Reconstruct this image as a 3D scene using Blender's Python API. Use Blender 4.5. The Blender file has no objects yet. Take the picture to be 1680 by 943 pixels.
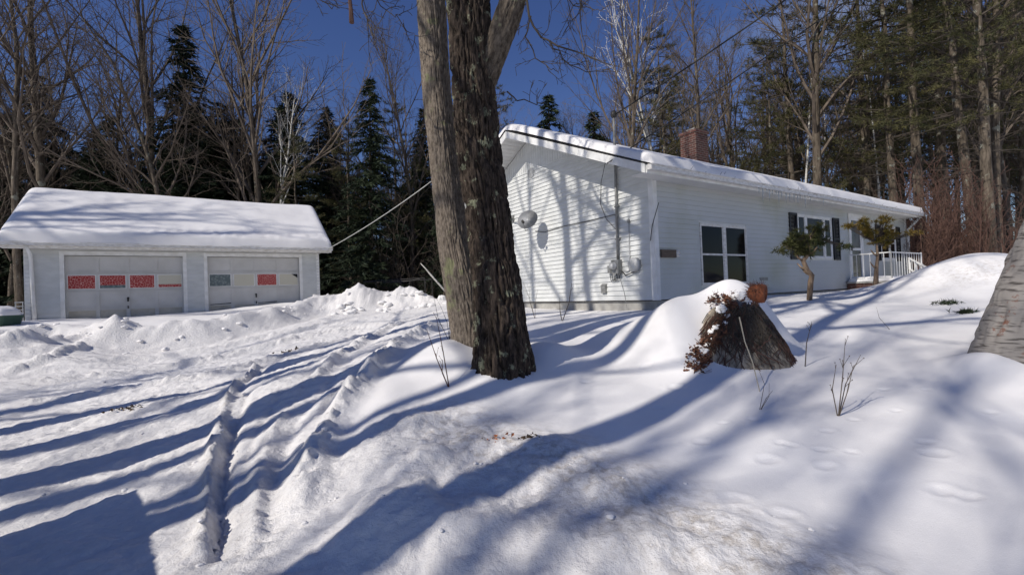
import bpy, math, random
import numpy as np
from mathutils import Vector, Matrix

# ---------------------------------------------------------------- frame of the place
# camera stands at (0,0,CZ); +y is straight ahead, +x right. The house and the garage share one
# orientation: HX runs along the house front, HY along its gable wall.
CZ = 1.6
V1 = np.array([1990, 437.]); V2 = np.array([335, 502.]); CC = np.array([840, 471.5])
_a = V1 - CC; _b = V2 - CC
F = math.sqrt(-(_a @ _b))
un = lambda v: v / np.linalg.norm(v)
A1 = un(np.array([_a[0], -_a[1], -F])); A2 = un(np.array([_b[0], -_b[1], -F])); UP = un(np.cross(A1, A2))
_f = np.array([0, 0, -1.]); _fh = un(_f - _f @ UP * UP)
M = np.array([np.cross(_fh, UP), _fh, UP])
HX = M @ A1; HY = M @ A2
HX[2] = HY[2] = 0; HX = un(HX); HY = un(HY)
HROT = math.atan2(HX[1], HX[0])
def ray(px, py): return M @ np.array([px - CC[0], -(py - CC[1]), -F])
def D(px, py, depth):
    r = ray(px, py); r = r * depth / r[1]; return np.array([r[0], r[1], r[2] + CZ])
def onplane(px, py, n, d):
    r = ray(px, py); r = r * d / (r @ n); return np.array([r[0], r[1], r[2] + CZ])
def hf(p): return np.array([p @ HX, p @ HY, p[2]])       # world -> house axes
def H(x, y, z): return np.array([x * HX[0] + y * HY[0], x * HX[1] + y * HY[1], z])

sc = bpy.context.scene
cam_d = bpy.data.cameras.new('camera'); cam = bpy.data.objects.new('camera', cam_d)
sc.collection.objects.link(cam)
cam_d.sensor_width = 36; cam_d.lens = 36 * F / 1680; cam_d.clip_end = 1500; cam_d.clip_start = .05
cam.matrix_world = Matrix(((M[0, 0], M[0, 1], M[0, 2], 0), (M[1, 0], M[1, 1], M[1, 2], 0), (M[2, 0], M[2, 1], M[2, 2], CZ), (0, 0, 0, 1)))
sc.camera = cam

# ---------------------------------------------------------------- light
SUN_EL = math.radians(38.5)
_sd = un(HX + .10 * HY)                                  # where shadows run
LDIR = np.array([_sd[0] * math.cos(SUN_EL), _sd[1] * math.cos(SUN_EL), -math.sin(SUN_EL)])
world = bpy.data.worlds.new('World'); sc.world = world; world.use_nodes = True
wn = world.node_tree; wn.nodes.clear()
wo = wn.nodes.new('ShaderNodeOutputWorld'); bg = wn.nodes.new('ShaderNodeBackground')
sky = wn.nodes.new('ShaderNodeTexSky'); sky.sky_type = 'NISHITA'; sky.sun_disc = False
sky.sun_elevation = SUN_EL; sky.sun_rotation = math.atan2(-_sd[0], -_sd[1])
sky.air_density = 1.0; sky.dust_density = .15; sky.ozone_density = 3.2; sky.altitude = 300
hs = wn.nodes.new('ShaderNodeHueSaturation'); hs.inputs['Saturation'].default_value = 1.16; hs.inputs['Hue'].default_value = .519
wn.links.new(sky.outputs[0], hs.inputs['Color'])
tc = wn.nodes.new('ShaderNodeTexCoord'); mp = wn.nodes.new('ShaderNodeMapping'); mp.inputs['Scale'].default_value = (2.2, 2.2, 5)
nz = wn.nodes.new('ShaderNodeTexNoise'); nz.inputs['Scale'].default_value = 1.6; nz.inputs['Detail'].default_value = 7
cr = wn.nodes.new('ShaderNodeValToRGB'); cr.color_ramp.elements[0].position = .5; cr.color_ramp.elements[1].position = .82
cr.color_ramp.elements[1].color = (.55, .55, .55, 1)
mx = wn.nodes.new('ShaderNodeMixRGB'); mx.inputs['Color2'].default_value = (5.2, 5.8, 7.0, 1)
# thin clouds only stand in the right half of the sky
sx = wn.nodes.new('ShaderNodeSeparateXYZ'); mr = wn.nodes.new('ShaderNodeMapRange'); mr.inputs['From Min'].default_value = .25; mr.inputs['From Max'].default_value = .6
mm = wn.nodes.new('ShaderNodeMath'); mm.operation = 'MULTIPLY'
L = wn.links.new
L(tc.outputs['Generated'], mp.inputs[0]); L(mp.outputs[0], nz.inputs['Vector']); L(nz.outputs['Fac'], cr.inputs[0])
L(tc.outputs['Generated'], sx.inputs[0]); L(sx.outputs['X'], mr.inputs['Value']); L(cr.outputs[0], mm.inputs[0]); L(mr.outputs[0], mm.inputs[1])
L(mm.outputs[0], mx.inputs['Fac']); L(hs.outputs[0], mx.inputs['Color1']); L(mx.outputs[0], bg.inputs[0]); L(bg.outputs[0], wo.inputs[0])
bg.inputs['Strength'].default_value = .085
sun_d = bpy.data.lights.new('sun', 'SUN'); sun_d.energy = 4.0; sun_d.angle = math.radians(.53); sun_d.color = (1, .94, .85)
sun = bpy.data.objects.new('sun', sun_d); sc.collection.objects.link(sun)
sun.rotation_euler = Vector(LDIR).to_track_quat('-Z', 'Y').to_euler(); sun.location = (-20, -25, 30)
sc.view_settings.view_transform = 'Standard'; sc.view_settings.look = 'None'; sc.view_settings.gamma = 1
sc.view_settings.exposure = 0.0
sc.render.engine = 'CYCLES'
sc.cycles.max_bounces = 6; sc.cycles.diffuse_bounces = 3; sc.cycles.transparent_max_bounces = 6; sc.cycles.use_denoising = True

# ---------------------------------------------------------------- noise
def _h(ix, iy, iz, seed):
    h = (ix.astype(np.int64) * 374761393 + iy.astype(np.int64) * 668265263 + iz.astype(np.int64) * 2147483647 + seed * 974634777) & 0xffffffff
    h = ((h ^ (h >> 13)) * 1274126177) & 0xffffffff
    h = (h ^ (h >> 16)) & 0xffffff
    return h / float(0xffffff) * 2 - 1
def vn2(x, y, seed=0):
    ix = np.floor(x); iy = np.floor(y); fx = x - ix; fy = y - iy
    ux = fx * fx * fx * (fx * (fx * 6 - 15) + 10); uy = fy * fy * fy * (fy * (fy * 6 - 15) + 10); z = np.zeros_like(ix)
    a = _h(ix, iy, z, seed); b = _h(ix + 1, iy, z, seed); c = _h(ix, iy + 1, z, seed); d = _h(ix + 1, iy + 1, z, seed)
    return (a + (b - a) * ux) * (1 - uy) + (c + (d - c) * ux) * uy
def fbm2(x, y, seed=0, o=4, g=.5):
    s = 0; a = 1; t = 0
    for i in range(o):
        c_, s_ = math.cos(.6 * i), math.sin(.6 * i)
        s = s + a * vn2((x * c_ - y * s_) * 2 ** i + 17 * i, (x * s_ + y * c_) * 2 ** i - 9 * i, seed + i); t += a; a *= g
    return s / t
def vn3(x, y, z, seed=0):
    iz = np.floor(z); fz = z - iz; uz = fz * fz * (3 - 2 * fz); out = 0
    ix = np.floor(x); iy = np.floor(y); fx = x - ix; fy = y - iy
    ux = fx * fx * (3 - 2 * fx); uy = fy * fy * (3 - 2 * fy)
    def sl(k):
        a = _h(ix, iy, k, seed); b = _h(ix + 1, iy, k, seed); c = _h(ix, iy + 1, k, seed); d = _h(ix + 1, iy + 1, k, seed)
        return (a + (b - a) * ux) * (1 - uy) + (c + (d - c) * ux) * uy
    return sl(iz) * (1 - uz) + sl(iz + 1) * uz
sstep = lambda a, b, x: (lambda t: t * t * (3 - 2 * t))(np.clip((x - a) / (b - a), 0, 1))

# ---------------------------------------------------------------- mesh helpers
COL = sc.collection
class MB:
    def __init__(s): s.v = []; s.f = []; s.n = 0; s.mi = []; s.m = 0
    def add(s, vs, fs):
        vs = [tuple(map(float, v)) for v in vs]
        s.v += vs; s.f += [tuple(i + s.n for i in f) for f in fs]; s.mi += [s.m] * len(fs); s.n += len(vs)
    def box(s, c, d, R=None):
        vs = []
        for i in range(8):
            p = np.array([(i & 1) - .5, ((i >> 1) & 1) - .5, ((i >> 2) & 1) - .5]) * d
            if R is not None: p = R @ p
            vs.append(p + np.array(c))
        s.add(vs, [(0, 2, 3, 1), (4, 5, 7, 6), (0, 1, 5, 4), (2, 6, 7, 3), (0, 4, 6, 2), (1, 3, 7, 5)])
    def b2(s, lo, hi):
        lo = np.array(lo, float); hi = np.array(hi, float); s.box((lo + hi) / 2, hi - lo)
    def prism(s, poly, off):                         # planar polygon (3D points) extruded by a vector
        n = len(poly); poly = [np.array(p, float) for p in poly]; off = np.array(off, float)
        s.add(poly + [p + off for p in poly], [tuple(range(n))[::-1], tuple(range(n, 2 * n))] + [(i, (i + 1) % n, n + (i + 1) % n, n + i) for i in range(n)])
    def tube(s, pts, rad, k=6, cap=True):
        pts = [np.array(p, float) for p in pts]; n = len(pts)
        if not hasattr(rad, '__len__'): rad = [rad] * n
        vs = []; up = None
        for i, p in enumerate(pts):
            t = pts[min(i + 1, n - 1)] - pts[max(i - 1, 0)]; t = t / (np.linalg.norm(t) + 1e-9)
            if up is None:
                up = np.array([1., 0, 0]) if abs(t[0]) < .8 else np.array([0, 1., 0])
            a = up - (up @ t) * t; a = a / (np.linalg.norm(a) + 1e-9); b = np.cross(t, a); up = a
            for j in range(k):
                w = 2 * math.pi * j / k; vs.append(p + (a * math.cos(w) + b * math.sin(w)) * rad[i])
        fs = [(i * k + j, i * k + (j + 1) % k, (i + 1) * k + (j + 1) % k, (i + 1) * k + j) for i in range(n - 1) for j in range(k)]
        if cap: fs += [tuple(range(k))[::-1], tuple(range((n - 1) * k, n * k))]
        s.add(vs, fs)
    def lathe(s, prof, c=(0, 0, 0), k=20, R=None):     # profile of (r,z)
        vs = []
        for r, z in prof:
            for j in range(k):
                w = 2 * math.pi * j / k; p = np.array([r * math.cos(w), r * math.sin(w), z])
                if R is not None: p = R @ p
                vs.append(p + np.array(c))
        n = len(prof); fs = [(i * k + j, i * k + (j + 1) % k, (i + 1) * k + (j + 1) % k, (i + 1) * k + j) for i in range(n - 1) for j in range(k)]
        fs += [tuple(range(k))[::-1], tuple(range((n - 1) * k, n * k))]
        s.add(vs, fs)
    def mesh(s, name, mats, smooth=False):
        me = bpy.data.meshes.new(name); me.from_pydata(s.v, [], s.f)
        for m in (mats if isinstance(mats, (list, tuple)) else [mats]): me.materials.append(m)
        if max(s.mi or [0]) > 0: me.polygons.foreach_set('material_index', s.mi)
        if smooth: me.polygons.foreach_set('use_smooth', [True] * len(me.polygons))
        me.update(); return me
    def build(s, name, mats, parent=None, smooth=False, **kw):
        o = bpy.data.objects.new(name, s.mesh(name, mats, smooth)); COL.objects.link(o)
        if parent is not None: o.parent = parent
        for k_, v_ in kw.items(): o[k_] = v_
        return o
def npmesh(name, v, f, mats, smooth=True, parent=None):
    """v (n,3) array, f (m,4) or (m,3) array"""
    me = bpy.data.meshes.new(name); k = f.shape[1]
    me.vertices.add(len(v)); me.vertices.foreach_set('co', np.ascontiguousarray(v, np.float32).ravel())
    me.loops.add(f.size); me.loops.foreach_set('vertex_index', f.astype(np.int32).ravel())
    me.polygons.add(len(f)); me.polygons.foreach_set('loop_start', np.arange(0, f.size, k, dtype=np.int32))
    me.polygons.foreach_set('loop_total', np.full(len(f), k, np.int32))
    for m in (mats if isinstance(mats, (list, tuple)) else [mats]): me.materials.append(m)
    if smooth: me.polygons.foreach_set('use_smooth', np.ones(len(f), bool))
    me.update(calc_edges=True); me.validate()
    o = bpy.data.objects.new(name, me); COL.objects.link(o)
    if parent is not None: o.parent = parent
    return o
def gridfaces(ny, nx, wrap=False):
    i = np.arange(ny - 1)[:, None]; j = np.arange(nx if wrap else nx - 1)[None, :]; j2 = (j + 1) % nx
    return np.stack([i * nx + j, i * nx + j2, (i + 1) * nx + j2, (i + 1) * nx + j], -1).reshape(-1, 4)
def empty(name, loc, rz=0, **kw):
    o = bpy.data.objects.new(name, None); COL.objects.link(o); o.location = [float(a) for a in loc]; o.rotation_euler = (0, 0, rz)
    o.empty_display_size = .3
    for k_, v_ in kw.items(): o[k_] = v_
    return o
def tag(o, label, cat, group=None, kind=None):
    o['label'] = label; o['category'] = cat
    if group: o['group'] = group
    if kind: o['kind'] = kind
    return o
KIDS = {}
def copy_tree(o, parent=None):
    c = o.copy(); COL.objects.link(c)
    if parent is not None: c.parent = parent
    for ch in list(o.children): copy_tree(ch, c)
    return c

# ---------------------------------------------------------------- materials
def newmat(name):
    m = bpy.data.materials.new(name); m.use_nodes = True; nt = m.node_tree; p = nt.nodes['Principled BSDF']
    return m, nt, p
def mat(name, c1, c2=None, scale=8, rough=.7, bump=0, detail=5, stretch=(1, 1, 1), spec=.3, metal=0, bscale=None, lo=.35, hi=.65, dist=.01):
    m, nt, p = newmat(name); N = nt.nodes.new; K = nt.links.new
    p.inputs['Roughness'].default_value = rough; p.inputs['Specular IOR Level'].default_value = spec; p.inputs['Metallic'].default_value = metal
    t = N('ShaderNodeTexCoord'); mpn = N('ShaderNodeMapping'); mpn.inputs['Scale'].default_value = stretch; K(t.outputs['Object'], mpn.inputs[0])
    if c2 is None: p.inputs['Base Color'].default_value = (*c1, 1)
    else:
        n = N('ShaderNodeTexNoise'); n.inputs['Scale'].default_value = scale; n.inputs['Detail'].default_value = detail; K(mpn.outputs[0], n.inputs['Vector'])
        r = N('ShaderNodeValToRGB'); r.color_ramp.elements[0].color = (*c1, 1); r.color_ramp.elements[1].color = (*c2, 1)
        r.color_ramp.elements[0].position = lo; r.color_ramp.elements[1].position = hi
        K(n.outputs['Fac'], r.inputs[0]); K(r.outputs[0], p.inputs['Base Color'])
    if bump:
        n2 = N('ShaderNodeTexNoise'); n2.inputs['Scale'].default_value = bscale or scale * 3; n2.inputs['Detail'].default_value = 6; K(mpn.outputs[0], n2.inputs['Vector'])
        b = N('ShaderNodeBump'); b.inputs['Strength'].default_value = bump; b.inputs['Distance'].default_value = dist
        K(n2.outputs['Fac'], b.inputs['Height']); K(b.outputs[0], p.inputs['Normal'])
    return m
def snow_mat(name, ground=False):
    m, nt, p = newmat(name); N = nt.nodes.new; K = nt.links.new
    p.inputs['Roughness'].default_value = .62; p.inputs['Specular IOR Level'].default_value = .22
    t = N('ShaderNodeTexCoord')
    n = N('ShaderNodeTexNoise'); n.inputs['Scale'].default_value = .9; n.inputs['Detail'].default_value = 8; K(t.outputs['Object'], n.inputs['Vector'])
    r = N('ShaderNodeValToRGB'); r.color_ramp.elements[0].color = (.78, .765, .76, 1); r.color_ramp.elements[1].color = (.87, .855, .845, 1)
    r.color_ramp.elements[0].position = .3; r.color_ramp.elements[1].position = .62; K(n.outputs['Fac'], r.inputs[0])
    n1 = N('ShaderNodeTexNoise'); n1.inputs['Scale'].default_value = 26; n1.inputs['Detail'].default_value = 9; n1.inputs['Roughness'].default_value = .65; K(t.outputs['Object'], n1.inputs['Vector'])
    n2 = N('ShaderNodeTexNoise'); n2.inputs['Scale'].default_value = 150; n2.inputs['Detail'].default_value = 4; K(t.outputs['Object'], n2.inputs['Vector'])
    b1 = N('ShaderNodeBump'); b1.inputs['Distance'].default_value = .02; b1.inputs['Strength'].default_value = .22
    b2 = N('ShaderNodeBump'); b2.inputs['Distance'].default_value = .004; b2.inputs['Strength'].default_value = .55
    K(n1.outputs['Fac'], b1.inputs['Height']); K(n2.outputs['Fac'], b2.inputs['Height']); K(b1.outputs[0], b2.inputs['Normal']); K(b2.outputs[0], p.inputs['Normal'])
    col = r.outputs[0]
    if ground:
        ra = N('ShaderNodeAttribute'); ra.attribute_name = 'roughness_map'
        mr_ = N('ShaderNodeMapRange'); mr_.inputs['To Min'].default_value = .1; mr_.inputs['To Max'].default_value = .95; K(ra.outputs['Fac'], mr_.inputs['Value']); K(mr_.outputs[0], b1.inputs['Strength'])
        da = N('ShaderNodeAttribute'); da.attribute_name = 'dirt_map'
        n3 = N('ShaderNodeTexNoise'); n3.inputs['Scale'].default_value = 14; n3.inputs['Detail'].default_value = 10; n3.inputs['Roughness'].default_value = .7; K(t.outputs['Object'], n3.inputs['Vector'])
        r3 = N('ShaderNodeValToRGB'); r3.color_ramp.elements[0].position = .46; r3.color_ramp.elements[1].position = .68; K(n3.outputs['Fac'], r3.inputs[0])
        mu = N('ShaderNodeMath'); mu.operation = 'MULTIPLY'; K(da.outputs['Fac'], mu.inputs[0]); K(r3.outputs[0], mu.inputs[1])
        mxx = N('ShaderNodeMixRGB'); mxx.inputs['Color2'].default_value = (.33, .27, .2, 1); K(mu.outputs[0], mxx.inputs['Fac']); K(col, mxx.inputs['Color1'])
        # sparse specks of bark and twig litter
        n4 = N('ShaderNodeTexNoise'); n4.inputs['Scale'].default_value = 21; n4.inputs['Detail'].default_value = 5; K(t.outputs['Object'], n4.inputs['Vector'])
        r4 = N('ShaderNodeValToRGB'); r4.color_ramp.elements[0].position = .765; r4.color_ramp.elements[1].position = .80; K(n4.outputs['Fac'], r4.inputs[0])
        mx4 = N('ShaderNodeMixRGB'); mx4.inputs['Color2'].default_value = (.09, .06, .04, 1); K(r4.outputs[0], mx4.inputs['Fac']); K(mxx.outputs[0], mx4.inputs['Color1'])
        col = mx4.outputs[0]
    if ground:
        gm = N('ShaderNodeMixRGB'); gm.blend_type = 'MULTIPLY'; gm.inputs['Color2'].default_value = (.93, .925, .92, 1); K(ra.outputs['Fac'], gm.inputs['Fac']); K(col, gm.inputs['Color1']); col = gm.outputs[0]
    K(col, p.inputs['Base Color'])
    return m
M_snow = snow_mat('snow'); M_gsnow = snow_mat('ground_snow', True)
M_siding = mat('white_siding', (.66, .67, .66), (.59, .60, .585), 3, .5, .12, stretch=(1, 1, 2), bscale=60, dist=.002)
def siding_stain_shade():  # greenish stain, plus a base darker than the gable's to paint in the front's shade
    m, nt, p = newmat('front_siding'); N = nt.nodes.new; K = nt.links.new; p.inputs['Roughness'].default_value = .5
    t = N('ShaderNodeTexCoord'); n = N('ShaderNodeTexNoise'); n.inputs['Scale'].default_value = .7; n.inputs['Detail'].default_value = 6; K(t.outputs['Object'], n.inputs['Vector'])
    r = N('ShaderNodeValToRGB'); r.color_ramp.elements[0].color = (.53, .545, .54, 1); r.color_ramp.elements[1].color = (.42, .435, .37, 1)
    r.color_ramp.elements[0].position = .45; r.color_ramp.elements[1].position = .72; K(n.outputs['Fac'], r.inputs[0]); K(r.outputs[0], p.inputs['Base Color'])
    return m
M_siding2 = siding_stain_shade()
M_trim = mat('white_trim', (.78, .78, .77), (.66, .655, .63), 5, .5)
M_trimold = mat('weathered_trim', (.74, .73, .71), (.52, .49, .44), 9, .6, stretch=(1, 1, 3), lo=.4, hi=.75)
M_soffit = mat('soffit', (.66, .66, .645), (.6, .6, .585), 3, .6)
M_glass = mat('dark_glass', (.008, .008, .009), None, rough=.06, spec=.10)
M_glassg = mat('grey_glass', (.05, .055, .06), (.1, .105, .11), 2, rough=.1, spec=.3)
M_black = mat('black_shutter', (.013, .014, .017), None, rough=.5)
M_dark = mat('dark_metal', (.03, .03, .03), (.06, .055, .05), 20, .5, metal=.3)
M_grey = mat('grey_metal', (.2, .2, .19), (.33, .33, .32), 12, .5, metal=.4)
M_ltgrey = mat('light_grey_metal', (.38, .39, .39), (.5, .5, .5), 12, .5, metal=.2)
M_cable = mat('cable', (.02, .02, .02), None, rough=.6)
M_whitecable = mat('white_cable', (.5, .5, .48), None, rough=.6)
M_conc = mat('concrete', (.42, .41, .38), (.3, .29, .27), 5, .9, .3, bscale=30)
M_wood = mat('old_wood', (.16, .12, .09), (.09, .07, .055), 8, .8, .3, stretch=(1, 1, 6))
def brick_mat(name, sx=1, rot=0, sc_=1.0):
    m, nt, p = newmat(name); N = nt.nodes.new; K = nt.links.new; p.inputs['Roughness'].default_value = .85
    t = N('ShaderNodeTexCoord'); sp = N('ShaderNodeSeparateXYZ'); cb = N('ShaderNodeCombineXYZ'); ad = N('ShaderNodeMath'); ad.operation = 'ADD'
    K(t.outputs['Object'], sp.inputs[0]); K(sp.outputs['X'], ad.inputs[0]); K(sp.outputs['Y'], ad.inputs[1]); K(ad.outputs[0], cb.inputs['X']); K(sp.outputs['Z'], cb.inputs['Y'])
    b = N('ShaderNodeTexBrick'); b.inputs['Scale'].default_value = sc_; b.inputs['Brick Width'].default_value = .21; b.inputs['Row Height'].default_value = .073; b.inputs['Mortar Size'].default_value = .009
    b.inputs['Color1'].default_value = (.17, .052, .036, 1); b.inputs['Color2'].default_value = (.09, .035, .027, 1); b.inputs['Mortar'].default_value = (.25, .2, .17, 1)
    K(cb.outputs[0], b.inputs['Vector'])
    n = N('ShaderNodeTexNoise'); n.inputs['Scale'].default_value = 7; K(t.outputs['Object'], n.inputs['Vector']); mxx = N('ShaderNodeMixRGB'); mxx.blend_type = 'MULTIPLY'; mxx.inputs['Fac'].default_value = .7
    K(b.outputs['Color'], mxx.inputs['Color1']); K(n.outputs['Fac'], mxx.inputs['Color2']); K(mxx.outputs[0], p.inputs['Base Color'])
    bm = N('ShaderNodeBump'); bm.inputs['Distance'].default_value = .01; bm.inputs['Strength'].default_value = .6; bm.invert = True; K(b.outputs['Fac'], bm.inputs['Height']); K(bm.outputs[0], p.inputs['Normal'])
    return m
M_brick = brick_mat('brick')
def bark_mat(name, dark, light, lichen=None, zs=.22, scale=16, lich=.0, bump=.8, licscale=4):
    m, nt, p = newmat(name); N = nt.nodes.new; K = nt.links.new; p.inputs['Roughness'].default_value = .9; p.inputs['Specular IOR Level'].default_value = .15
    t = N('ShaderNodeTexCoord'); mpn = N('ShaderNodeMapping'); mpn.inputs['Scale'].default_value = (1, 1, zs); K(t.outputs['Object'], mpn.inputs[0])
    n = N('ShaderNodeTexNoise'); n.inputs['Scale'].default_value = scale; n.inputs['Detail'].default_value = 8; n.inputs['Roughness'].default_value = .65; K(mpn.outputs[0], n.inputs['Vector'])
    r = N('ShaderNodeValToRGB'); r.color_ramp.elements[0].color = (*dark, 1); r.color_ramp.elements[1].color = (*light, 1); r.color_ramp.elements[0].position = .38; r.color_ramp.elements[1].position = .64
    K(n.outputs['Fac'], r.inputs[0]); col = r.outputs[0]
    if lichen:
        n2 = N('ShaderNodeTexNoise'); n2.inputs['Scale'].default_value = licscale; n2.inputs['Detail'].default_value = 9; n2.inputs['Roughness'].default_value = .68; K(t.outputs['Object'], n2.inputs['Vector'])
        r2 = N('ShaderNodeValToRGB'); r2.color_ramp.elements[0].position = .56 - lich; r2.color_ramp.elements[1].position = .61 - lich; K(n2.outputs['Fac'], r2.inputs[0])
        mu = N('ShaderNodeMath'); mu.operation = 'MULTIPLY'; mu.inputs[1].default_value = .75; K(r2.outputs[0], mu.inputs[0])
        mxx = N('ShaderNodeMixRGB'); mxx.inputs['Color2'].default_value = (*lichen, 1); K(mu.outputs[0], mxx.inputs['Fac']); K(col, mxx.inputs['Color1']); col = mxx.outputs[0]
    K(col, p.inputs['Base Color'])
    b = N('ShaderNodeBump'); b.inputs['Distance'].default_value = .02; b.inputs['Strength'].default_value = bump; K(n.outputs['Fac'], b.inputs['Height']); K(b.outputs[0], p.inputs['Normal'])
    return m
M_bark_main = bark_mat('furrowed_bark', (.014, .011, .009), (.09, .068, .053), (.27, .28, .19), .3, 26, -.01, 1.0, 6)
M_bark_stem = bark_mat('grey_bark', (.10, .082, .066), (.27, .225, .18), (.22, .23, .12), .45, 34, -.02, .7, 3.5)
M_bark = bark_mat('forest_bark', (.05, .04, .03), (.16, .13, .10), (.27, .27, .22), .2, 10, -.02, .5, 3)
M_twig = mat('twig', (.08, .062, .048), (.15, .12, .095), 3, .9)
M_twigd = mat('dark_twig', (.05, .04, .033), (.09, .075, .06), 3, .9)
M_bark_dark = bark_mat('dark_bark', (.035, .028, .022), (.12, .1, .08), None, .2, 9, 0, .5)
M_redtwig = mat('red_twig', (.075, .04, .032), (.14, .08, .06), 5, .9)
def birch_bark(name='birch_bark', base=(.62, .6, .55), dk=(.08, .06, .05)):
    m, nt, p = newmat(name); N = nt.nodes.new; K = nt.links.new; p.inputs['Roughness'].default_value = .75
    t = N('ShaderNodeTexCoord'); mpn = N('ShaderNodeMapping'); mpn.inputs['Scale'].default_value = (1, 1, 7); K(t.outputs['Object'], mpn.inputs[0])
    n = N('ShaderNodeTexNoise'); n.inputs['Scale'].default_value = 7; n.inputs['Detail'].default_value = 8; K(mpn.outputs[0], n.inputs['Vector'])
    r = N('ShaderNodeValToRGB'); r.color_ramp.elements[0].color = (*base, 1); r.color_ramp.elements[1].color = (*dk, 1); r.color_ramp.elements[0].position = .52; r.color_ramp.elements[1].position = .68
    K(n.outputs['Fac'], r.inputs[0]); K(r.outputs[0], p.inputs['Base Color']); return m
M_birch = birch_bark()
M_needle = mat('pine_needles', (.04, .046, .018), (.105, .095, .035), 1.2, .7, detail=3)
M_hemlock = mat('hemlock_needles', (.012, .022, .012), (.035, .05, .022), 1.0, .75, detail=3)
M_yew = mat('yew_needles', (.04, .055, .02), (.10, .095, .03), 6, .7)
M_yew2 = mat('bronzed_needles', (.13, .11, .02), (.2, .13, .03), 6, .7)
M_leaf = mat('dead_leaves', (.1, .045, .03), (.19, .09, .055), 9, .8)

# ---------------------------------------------------------------- terrain (one sheet, real heights)
ctrl = []
def cp(px, py, d): p = D(px, py, d); ctrl.append(p)
for a in [(0, 943, 2.75), (0, 770, 4.3), (300, 850, 3.2), (0, 690, 5.9), (300, 650, 6.2), (450, 600, 7.6), (600, 550, 10.3), (560, 528, 12.2), (650, 513, 15), (0, 620, 8.2), (100, 592, 9.3),
          (200, 531, 12.2), (130, 550, 10.8), (400, 513, 14.2), (0, 537, 11.4), (60, 526, 12.6), (520, 498, 16.5), (480, 500, 15.5),
          (900, 560, 7.0), (700, 522, 10), (750, 497, 14), (640, 640, 4.9), (500, 700, 4.5), (700, 700, 4.2), (750, 800, 3.3), (1000, 900, 2.5), (1000, 800, 3.1), (1300, 800, 3.0), (1500, 800, 2.9), (1500, 650, 4.2),
          (1250, 640, 4.7), (1000, 700, 4.0), (820, 612, 5.3), (770, 556, 6.2), (1640, 600, 4.5), (1300, 943, 2.2), (600, 943, 2.4), (1680, 900, 2.3), (1680, 700, 3.6), (1330, 590, 5.5), (1400, 540, 6.8),
          (1150, 560, 6.2), (1262, 487, 10.9), (1400, 483, 13.6), (1560, 495, 8.3), (1480, 505, 8.2), (1640, 560, 5.1), (1000, 600, 5.6), (1000, 540, 7.3), (1450, 575, 5.8)]: cp(*a)
X0, Y0 = 7.52, 6.13
for X, Y, z in [(X0, 6.6, -.43), (X0, 10.4, -.4), (X0, 14, -.4), (X0 - 1.5, 8, -.5), (22.5, 5.6, -.35), (24, 12, -.3), (14, 16, -.3)]:
    p = H(X, Y, z + CZ); ctrl.append(p)
for x, y, z in [(-14, 0, -1.3), (0, -6, -1.7), (12, -4, -1.4), (-30, 10, -.9), (-30, 30, -.3), (0, 32, -.2), (30, 30, 0), (30, 6, -.2), (0, 60, 0), (50, 50, .3), (-50, 50, .2), (-12, 16, -.35), (60, 0, 0), (-60, 0, -1), (0, -40, -1.5), (14, 7.5, -.1), (11, 5, -.5)]:
    ctrl.append(np.array([x, y, z + CZ]))
ctrl = np.array(ctrl)
def _phi(r2): return np.where(r2 > 1e-9, r2 * np.log(np.sqrt(r2) + 1e-9), 0)
_n = len(ctrl); _d2 = ((ctrl[:, None, :2] - ctrl[None, :, :2]) ** 2).sum(-1)
_A = np.zeros((_n + 3, _n + 3)); _A[:_n, :_n] = _phi(_d2) + np.eye(_n) * .08
_A[:_n, _n] = 1; _A[:_n, _n + 1:] = ctrl[:, :2]; _A[_n, :_n] = 1; _A[_n + 1:, :_n] = ctrl[:, :2].T
_w = np.linalg.solve(_A, np.concatenate([ctrl[:, 2], [0, 0, 0]]))
def base(x, y):
    x = np.asarray(x, float); y = np.asarray(y, float); sh = x.shape; x = x.ravel(); y = y.ravel(); out = np.empty_like(x)
    for s in range(0, len(x), 40000):
        xs = x[s:s + 40000]; ys = y[s:s + 40000]
        r2 = (xs[:, None] - ctrl[None, :, 0]) ** 2 + (ys[:, None] - ctrl[None, :, 1]) ** 2
        out[s:s + 40000] = _phi(r2) @ _w[:_n] + _w[_n] + _w[_n + 1] * xs + _w[_n + 2] * ys
    return np.clip(out, -.6, 3.5).reshape(sh)
def g(px, py, dmax=40):                                   # where a sight line meets the base ground
    ds = np.linspace(1.2, dmax, 900); r = ray(px, py); r = r / r[1]
    z = r[2] * ds + CZ; b = base(r[0] * ds, ds); k = np.argmax(z < b)
    return np.array([r[0] * ds[k], ds[k]])
def polydist(x, y, pts):                                  # distance to a polyline, position along it, and side
    best = np.full(x.shape, 1e9); tt = np.zeros(x.shape); side = np.zeros(x.shape); acc = 0
    tot = sum(np.linalg.norm(pts[i + 1] - pts[i]) for i in range(len(pts) - 1))
    for i in range(len(pts) - 1):
        a = pts[i]; d = pts[i + 1] - a; l2 = d @ d; t = np.clip(((x - a[0]) * d[0] + (y - a[1]) * d[1]) / l2, 0, 1)
        ex = x - a[0] - t * d[0]; ey = y - a[1] - t * d[1]; dd = np.hypot(ex, ey); m = dd < best
        best = np.where(m, dd, best); tt = np.where(m, (acc + t * math.sqrt(l2)) / tot, tt); side = np.where(m, np.sign(d[0] * ey - d[1] * ex), side)
        acc += math.sqrt(l2)
    return best, tt, side
def G_(lst): return [g(*a) for a in lst]
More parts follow.
